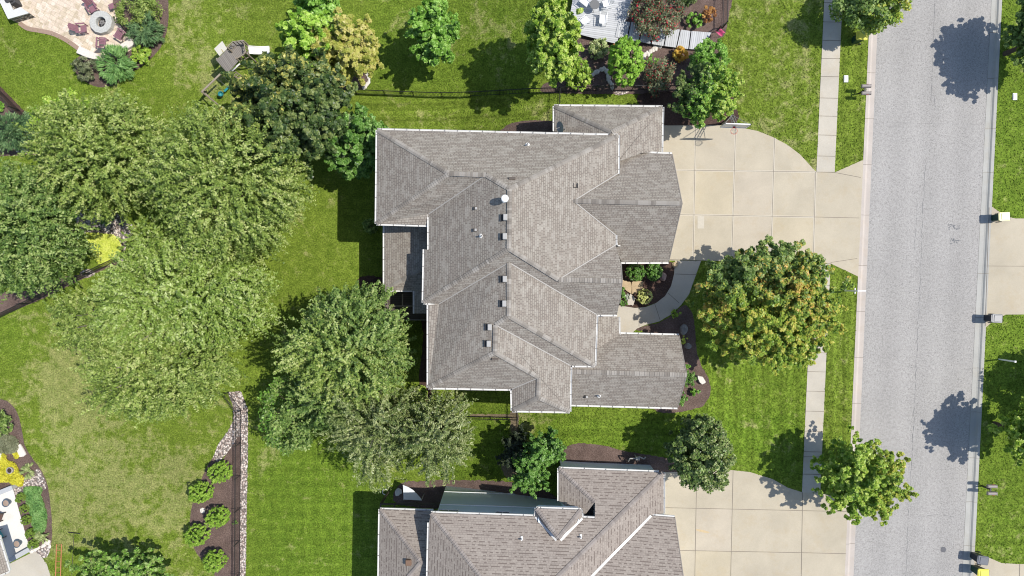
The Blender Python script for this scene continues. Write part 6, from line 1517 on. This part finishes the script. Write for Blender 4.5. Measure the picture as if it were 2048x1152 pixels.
# ------------------------------------------------------------------ white deck and boardwalk, top garden
dz_ = 3.45
pts = [P(x, y, dz_) for x, y in ((1147, -70), (1145, 2), (1141, 24), (1160, 69), (1234, 88), (1238, 70), (1252, 38), (1263, -5), (1275, -70))]
deck = empty('garden_deck', Vector((pts[3].x, pts[3].y, 3)), 0, 'pale grey boarded deck with patio furniture in the top garden', 'deck')
mb = MB(); mb.slab(pts, .06); mb.build('deck_boards', DECKB, deck, world=True)
mb = MB(); mb.prism(offset_poly([(p.x, p.y) for p in pts], .04), 2.95, 3.38); mb.build('skirting', simple('skirt_dark', (.05, .05, .055)), deck, world=True)
xs_t = [1236.5, 1261.5, 1286, 1308, 1334.5, 1361, 1382, 1424]; ys_t = [41, 44, 49, 53, 57, 59, 62, 65]
xs_b = [1229, 1254, 1278, 1302.5, 1328, 1353, 1377.5, 1404]; ys_b = [73, 79, 83, 88, 92, 95, 98, 99.5]
zc = [3.50, 3.46, 3.42, 3.38, 3.34, 3.30, 3.26]
for i in range(7):
    e_ = 1.1; z_ = zc[i]; pl4 = [P(xs_t[i] + e_, ys_t[i], z_), P(xs_t[i + 1] - e_, ys_t[i + 1], z_), P(xs_b[i + 1] - e_, ys_b[i + 1], z_), P(xs_b[i] + e_, ys_b[i], z_)]
    mb = MB(); mb.slab(pl4, .06); mb.build('step', DECKS, deck, world=True)
    mb = MB(); mb.prism(offset_poly([(p.x, p.y) for p in pl4], .05), 2.95, z_ - .07); mb.build('step_riser', simple('skirt_dark', (.05, .05, .055)), deck, world=True)  # near-black riser, shadow in the gaps between steps put into its colour
GCH = 'white framed patio chairs on the garden deck'
def patio_chair(px, py, rz, label, lounge=False):
    q = P(px, py, dz_ + .35); r = empty('patio_chair', Vector((q.x, q.y, dz_)), rz, label, 'chair', GCH); L = .62 if lounge else .48
    mb = MB(); mb.slab([Vector((-.24, -.24, .43)), Vector((L - .2, -.24, .46)), Vector((L - .2, .24, .46)), Vector((-.24, .24, .43))], .02); mb.build('seat', WHITE, r)
    mb = MB()
    for k in range(6): y_ = -.2 + k * .08; mb.tube((-.25, y_, .45), (-.48, y_, .98), .016, n=6)
    mb.tube((-.48, -.25, .98), (-.48, .25, .98), .02, n=6); mb.build('backrest', WHITE, r)
    for s_ in (-1, 1):
        mb = MB(); mb.tube((-.36, s_ * .27, .66), (L - .22, s_ * .27, .64), .022, n=6); mb.build('armrest', WHITE, r)
        mb = MB(); mb.tube((L - .22, s_ * .27, .64), (L - .18, s_ * .27, 0), .018, n=6); mb.build('leg', WHITE, r)
        mb = MB(); mb.tube((-.24, s_ * .27, .45), (-.36, s_ * .27, 0), .018, n=6); mb.build('leg', WHITE, r)
patio_chair(1206, 37, R(-160 + 65), 'white patio chair below the round table, lower right one', True)
patio_chair(1198, 47 - 4, R(120), 'white patio chair just below the round mesh table') if 0 else None
patio_chair(1213, 8, R(195), 'white slatted patio chair right of the round mesh table')
patio_chair(1170, 42, R(40), 'white patio chair at the left side of the garden deck')
patio_chair(1168, 3, R(-40), 'white patio chair at the top left of the garden deck', True)
tb = empty('round_table', P(1187, 17, dz_) , R(0), 'round dark mesh table on the white deck', 'table'); mb = MB(); mb.lathe([(0, .70), (.34, .70), (.36, .715), (.34, .73), (0, .73)], (0, 0, 0), 24); mb.build('tabletop', MESHG, tb)
for i in range(3): mb = MB(); a_ = 2.1 * i; mb.tube((.28 * math.cos(a_), .28 * math.sin(a_), .7), (.3 * math.cos(a_ + .5), .3 * math.sin(a_ + .5), 0), .015, n=6); mb.build('leg', BLACKM, tb)
fl = empty('garden_flag', G(1438, 74), R(20), 'pink garden flag hanging at the end of the boardwalk', 'flag'); mb = MB(); mb.tube((0, 0, 0), (0, 0, 1.5), .012); mb.tube((0, 0, 1.48), (-.55, 0, 1.5), .01); mb.build('pole', BLACKM, fl)
mb = MB(); n = 8
for i in range(n):
    a_, b_ = i / n, (i + 1) / n; f_ = lambda t: .10 * math.sin(t * 7); mb.slab([Vector((-.5 * a_, f_(a_) - .25, 1.35)), Vector((-.5 * b_, f_(b_) - .25, 1.35)), Vector((-.5 * b_, f_(b_) + .22, .95)), Vector((-.5 * a_, f_(a_) + .22, .95))], .012)
mb.build('flag_cloth', PINK, fl)

# ------------------------------------------------------------------ lower left house, terrace
lh = empty('garden_house', P(-20, 1180, 0), 0, 'corner of a grey roofed house with white gutter at the lower left edge', 'house')
LR = [P(-4, 1072, 3.0), P(17, 1142, 3.0), P(-60, 1175, 4.2), P(-80, 1100, 4.2)]
lroof = roof_mesh('roof', [LR], SHING, lh); gutter(LR[0], LR[1], LR[2], lh, w=.14); gutter(LR[1], P(-60, 1175, 3.0), P(-40, 1100, 3.), lh, w=.14)
mb = MB(); mb.prism([(p.x - 2.3, p.y) for p in (P(-8, 1082, 3), P(12, 1140, 3), P(-60, 1172, 3), P(-80, 1100, 3))], -.2, 3.4); mb.build('wall', WHITE, lh, world=True)
sheet('terrace', [(-60, 1005), (-60, 1010), (26, 976), (60, 1098), (18, 1124), (-60, 1160)], TERR, .03, smooth=False)
sheet('concrete_pad', [(20, 1127), (62, 1106), (72, 1104), (84, 1114), (94, 1128), (104, 1160), (120, 1230), (-60, 1230), (-60, 1165)], CONC2, .026, smooth=False)
for A, B, l_ in (((-30, 997), (24, 975), 'low white wall along the top side of the white terrace'), ((19, 1121), (58, 1099), 'low white wall between the white terrace and the concrete pad')):
    a_, b_ = P(*A, .5), P(*B, .5); d_ = b_ - a_; m_ = (a_ + b_) / 2; rt = empty('garden_wall', Vector((m_.x, m_.y, 0)), math.atan2(d_.y, d_.x), l_, 'wall', 'low white terrace walls')
    mb = MB(); mb.box((0, 0, .24), (d_.length, .28, .5)); mb.build('wall_body', simple('wall_grey', (.5, .5, .5)), rt); mb = MB(); mb.bevbox((0, 0, .52), (d_.length + .06, .36, .07), b=.015); mb.build('coping', simple('coping_grey', (.46, .47, .48)), rt)
for px, py, l_ in ((19.5, 1003, 'round blue grey planter at the top end of the white terrace'), (41, 1084, 'round blue grey planter at the lower end of the white terrace')):
    rt = empty('planter', P(px, py, .0), 0, l_, 'planter', 'round planters on the terrace'); mb = MB(); mb.lathe([(.18, 0.03), (.27, .40), (.30, .42), (.30, .46), (.25, .46), (.24, .38)], (0, 0, 0), 20); mb.build('pot', simple('bluegrey_glaze', (.10, .14, .18), .4), rt)
    mb = MB(); mb.lathe([(.245, .40), (0, .43)], (0, 0, 0), 20); mb.build('soil', simple('dry_soil', (.36, .27, .21)), rt)
rt = empty('urn', P(30, 937, .0), 0, 'round grey urn among the vivid yellow bushes', 'urn'); mb = MB(); mb.lathe([(.16, 0), (.24, .45), (.26, .62), (.20, .64), (.19, .55)], (0, 0, 0), 20); mb.build('pot', simple('urn_stone', (.42, .38, .35)), rt); mb = MB(); mb.lathe([(.20, .57), (0, .58)], (0, 0, 0), 20); mb.build('soil', EARTHD, rt)
def wicker(px, py, rz, label, mat):
    r = empty('terrace_chair', P(px, py, .03), rz, label, 'chair', 'chairs on the white terrace'); mb = MB(); mb.bevbox((0, 0, .36), (.6, .6, .14), b=.05); mb.build('seat', mat, r); mb = MB(); mb.bevbox((-.34, 0, .6), (.12, .66, .6), b=.05); mb.build('backrest', BURG if 0 else WOODD, r)
    for s_ in (-1, 1):
        mb = MB(); mb.bevbox((0, s_ * .34, .5), (.62, .08, .08), b=.02); mb.build('armrest', WOODD, r)
        for t_ in (-.26, .26): mb = MB(); mb.box((t_, s_ * .34, .24), (.06, .06, .46)); mb.build('leg', WOODD, r)
wicker(3, 1030, R(-20), 'dark wooden chair with brown cushion at the left edge of the terrace', simple('brown_cushion', (.12, .07, .055)))
wicker(3, 1068, R(30), 'dark wooden chair with teal cushion at the left edge of the terrace', TEAL)
# orange ladder and rake lying on the lawn
rt = empty('ladder', G(117, 1120), 0, 'long orange ladder lying on the dry lawn at the bottom left', 'ladder')
for x0, x1 in ((113, 109), (123, 119)): mb = MB(); mb.tube(G(x0, 1088, .06), G(x1, 1215, .06), .035, n=6); mb.build('rail', ORANGE, rt, world=True)
mb = MB()
for k in range(12): t_ = k / 11; a_ = G(113 - 4 * t_, 1090 + 122 * t_, .06); b_ = G(123 - 4 * t_, 1090 + 122 * t_, .06); mb.tube(a_, b_, .018, n=5)
mb.build('rungs', ORANGE, rt, world=True)
rt = empty('rake', G(147, 1066), 0, 'dark wide headed rake lying on the lawn right of the orange ladder', 'rake'); mb = MB(); mb.tube(G(136.5, 1064.5, .06), G(160, 1067, .06), .035, n=6); mb.build('head', BLACKM, rt, world=True)
mb = MB(); mb.tube(G(148, 1066, .06), G(143, 1160, .06), .018, n=6); mb.build('handle', WOODD, rt, world=True)

# ------------------------------------------------------------------ things beside the bottom house
rt = empty('shade_sail', Vector((P(815, 990, 2.0).x, P(815, 990, 2.0).y, 0)), 0, 'pale quarter round shade canopy beside the siding wall of the bottom house', 'canopy')
ctr = P(806, 1001, 2.0); arc = [(806, 970), (816, 974), (826, 980), (834, 988), (840, 995), (844, 1001)]; mb = MB(); apex = P(807, 999, 2.3)
for a_, b_ in zip(arc[:-1], arc[1:]):
    A, B = P(*a_, 1.75), P(*b_, 1.75); mb.add([apex, A, B, apex - Vector((0, 0, .03)), A - Vector((0, 0, .03)), B - Vector((0, 0, .03))], [(0, 2, 1), (3, 4, 5), (1, 2, 5, 4)])
mb.build('canvas', simple('pale_canvas', (.72, .76, .80), var=.1), rt, world=True)
for p_ in ((806, 971), (843, 1000), (807, 1000)): mb = MB(); t_ = P(*p_, 1.75); mb.tube((t_.x, t_.y, 0), t_, .03, n=6); mb.build('pole', STEEL, rt, world=True)
rock('boulder', 797, 984, .30, STONEW, 'pale flat stone beside the quarter round canopy', seed=31, flat=.3)
rt = empty('garden_hose_reel', G(771, 983), 0, 'round white hose coil at the corner of the shaded yard', 'hose'); mb = MB()
for k in range(3): mb.path([Vector((.22 * math.cos(t), .22 * math.sin(t), .05 + k * .04)) for t in [6.2832 * i / 16 for i in range(17)]], .022)
mb.build('coil', WHITE, rt)

grass_blades()
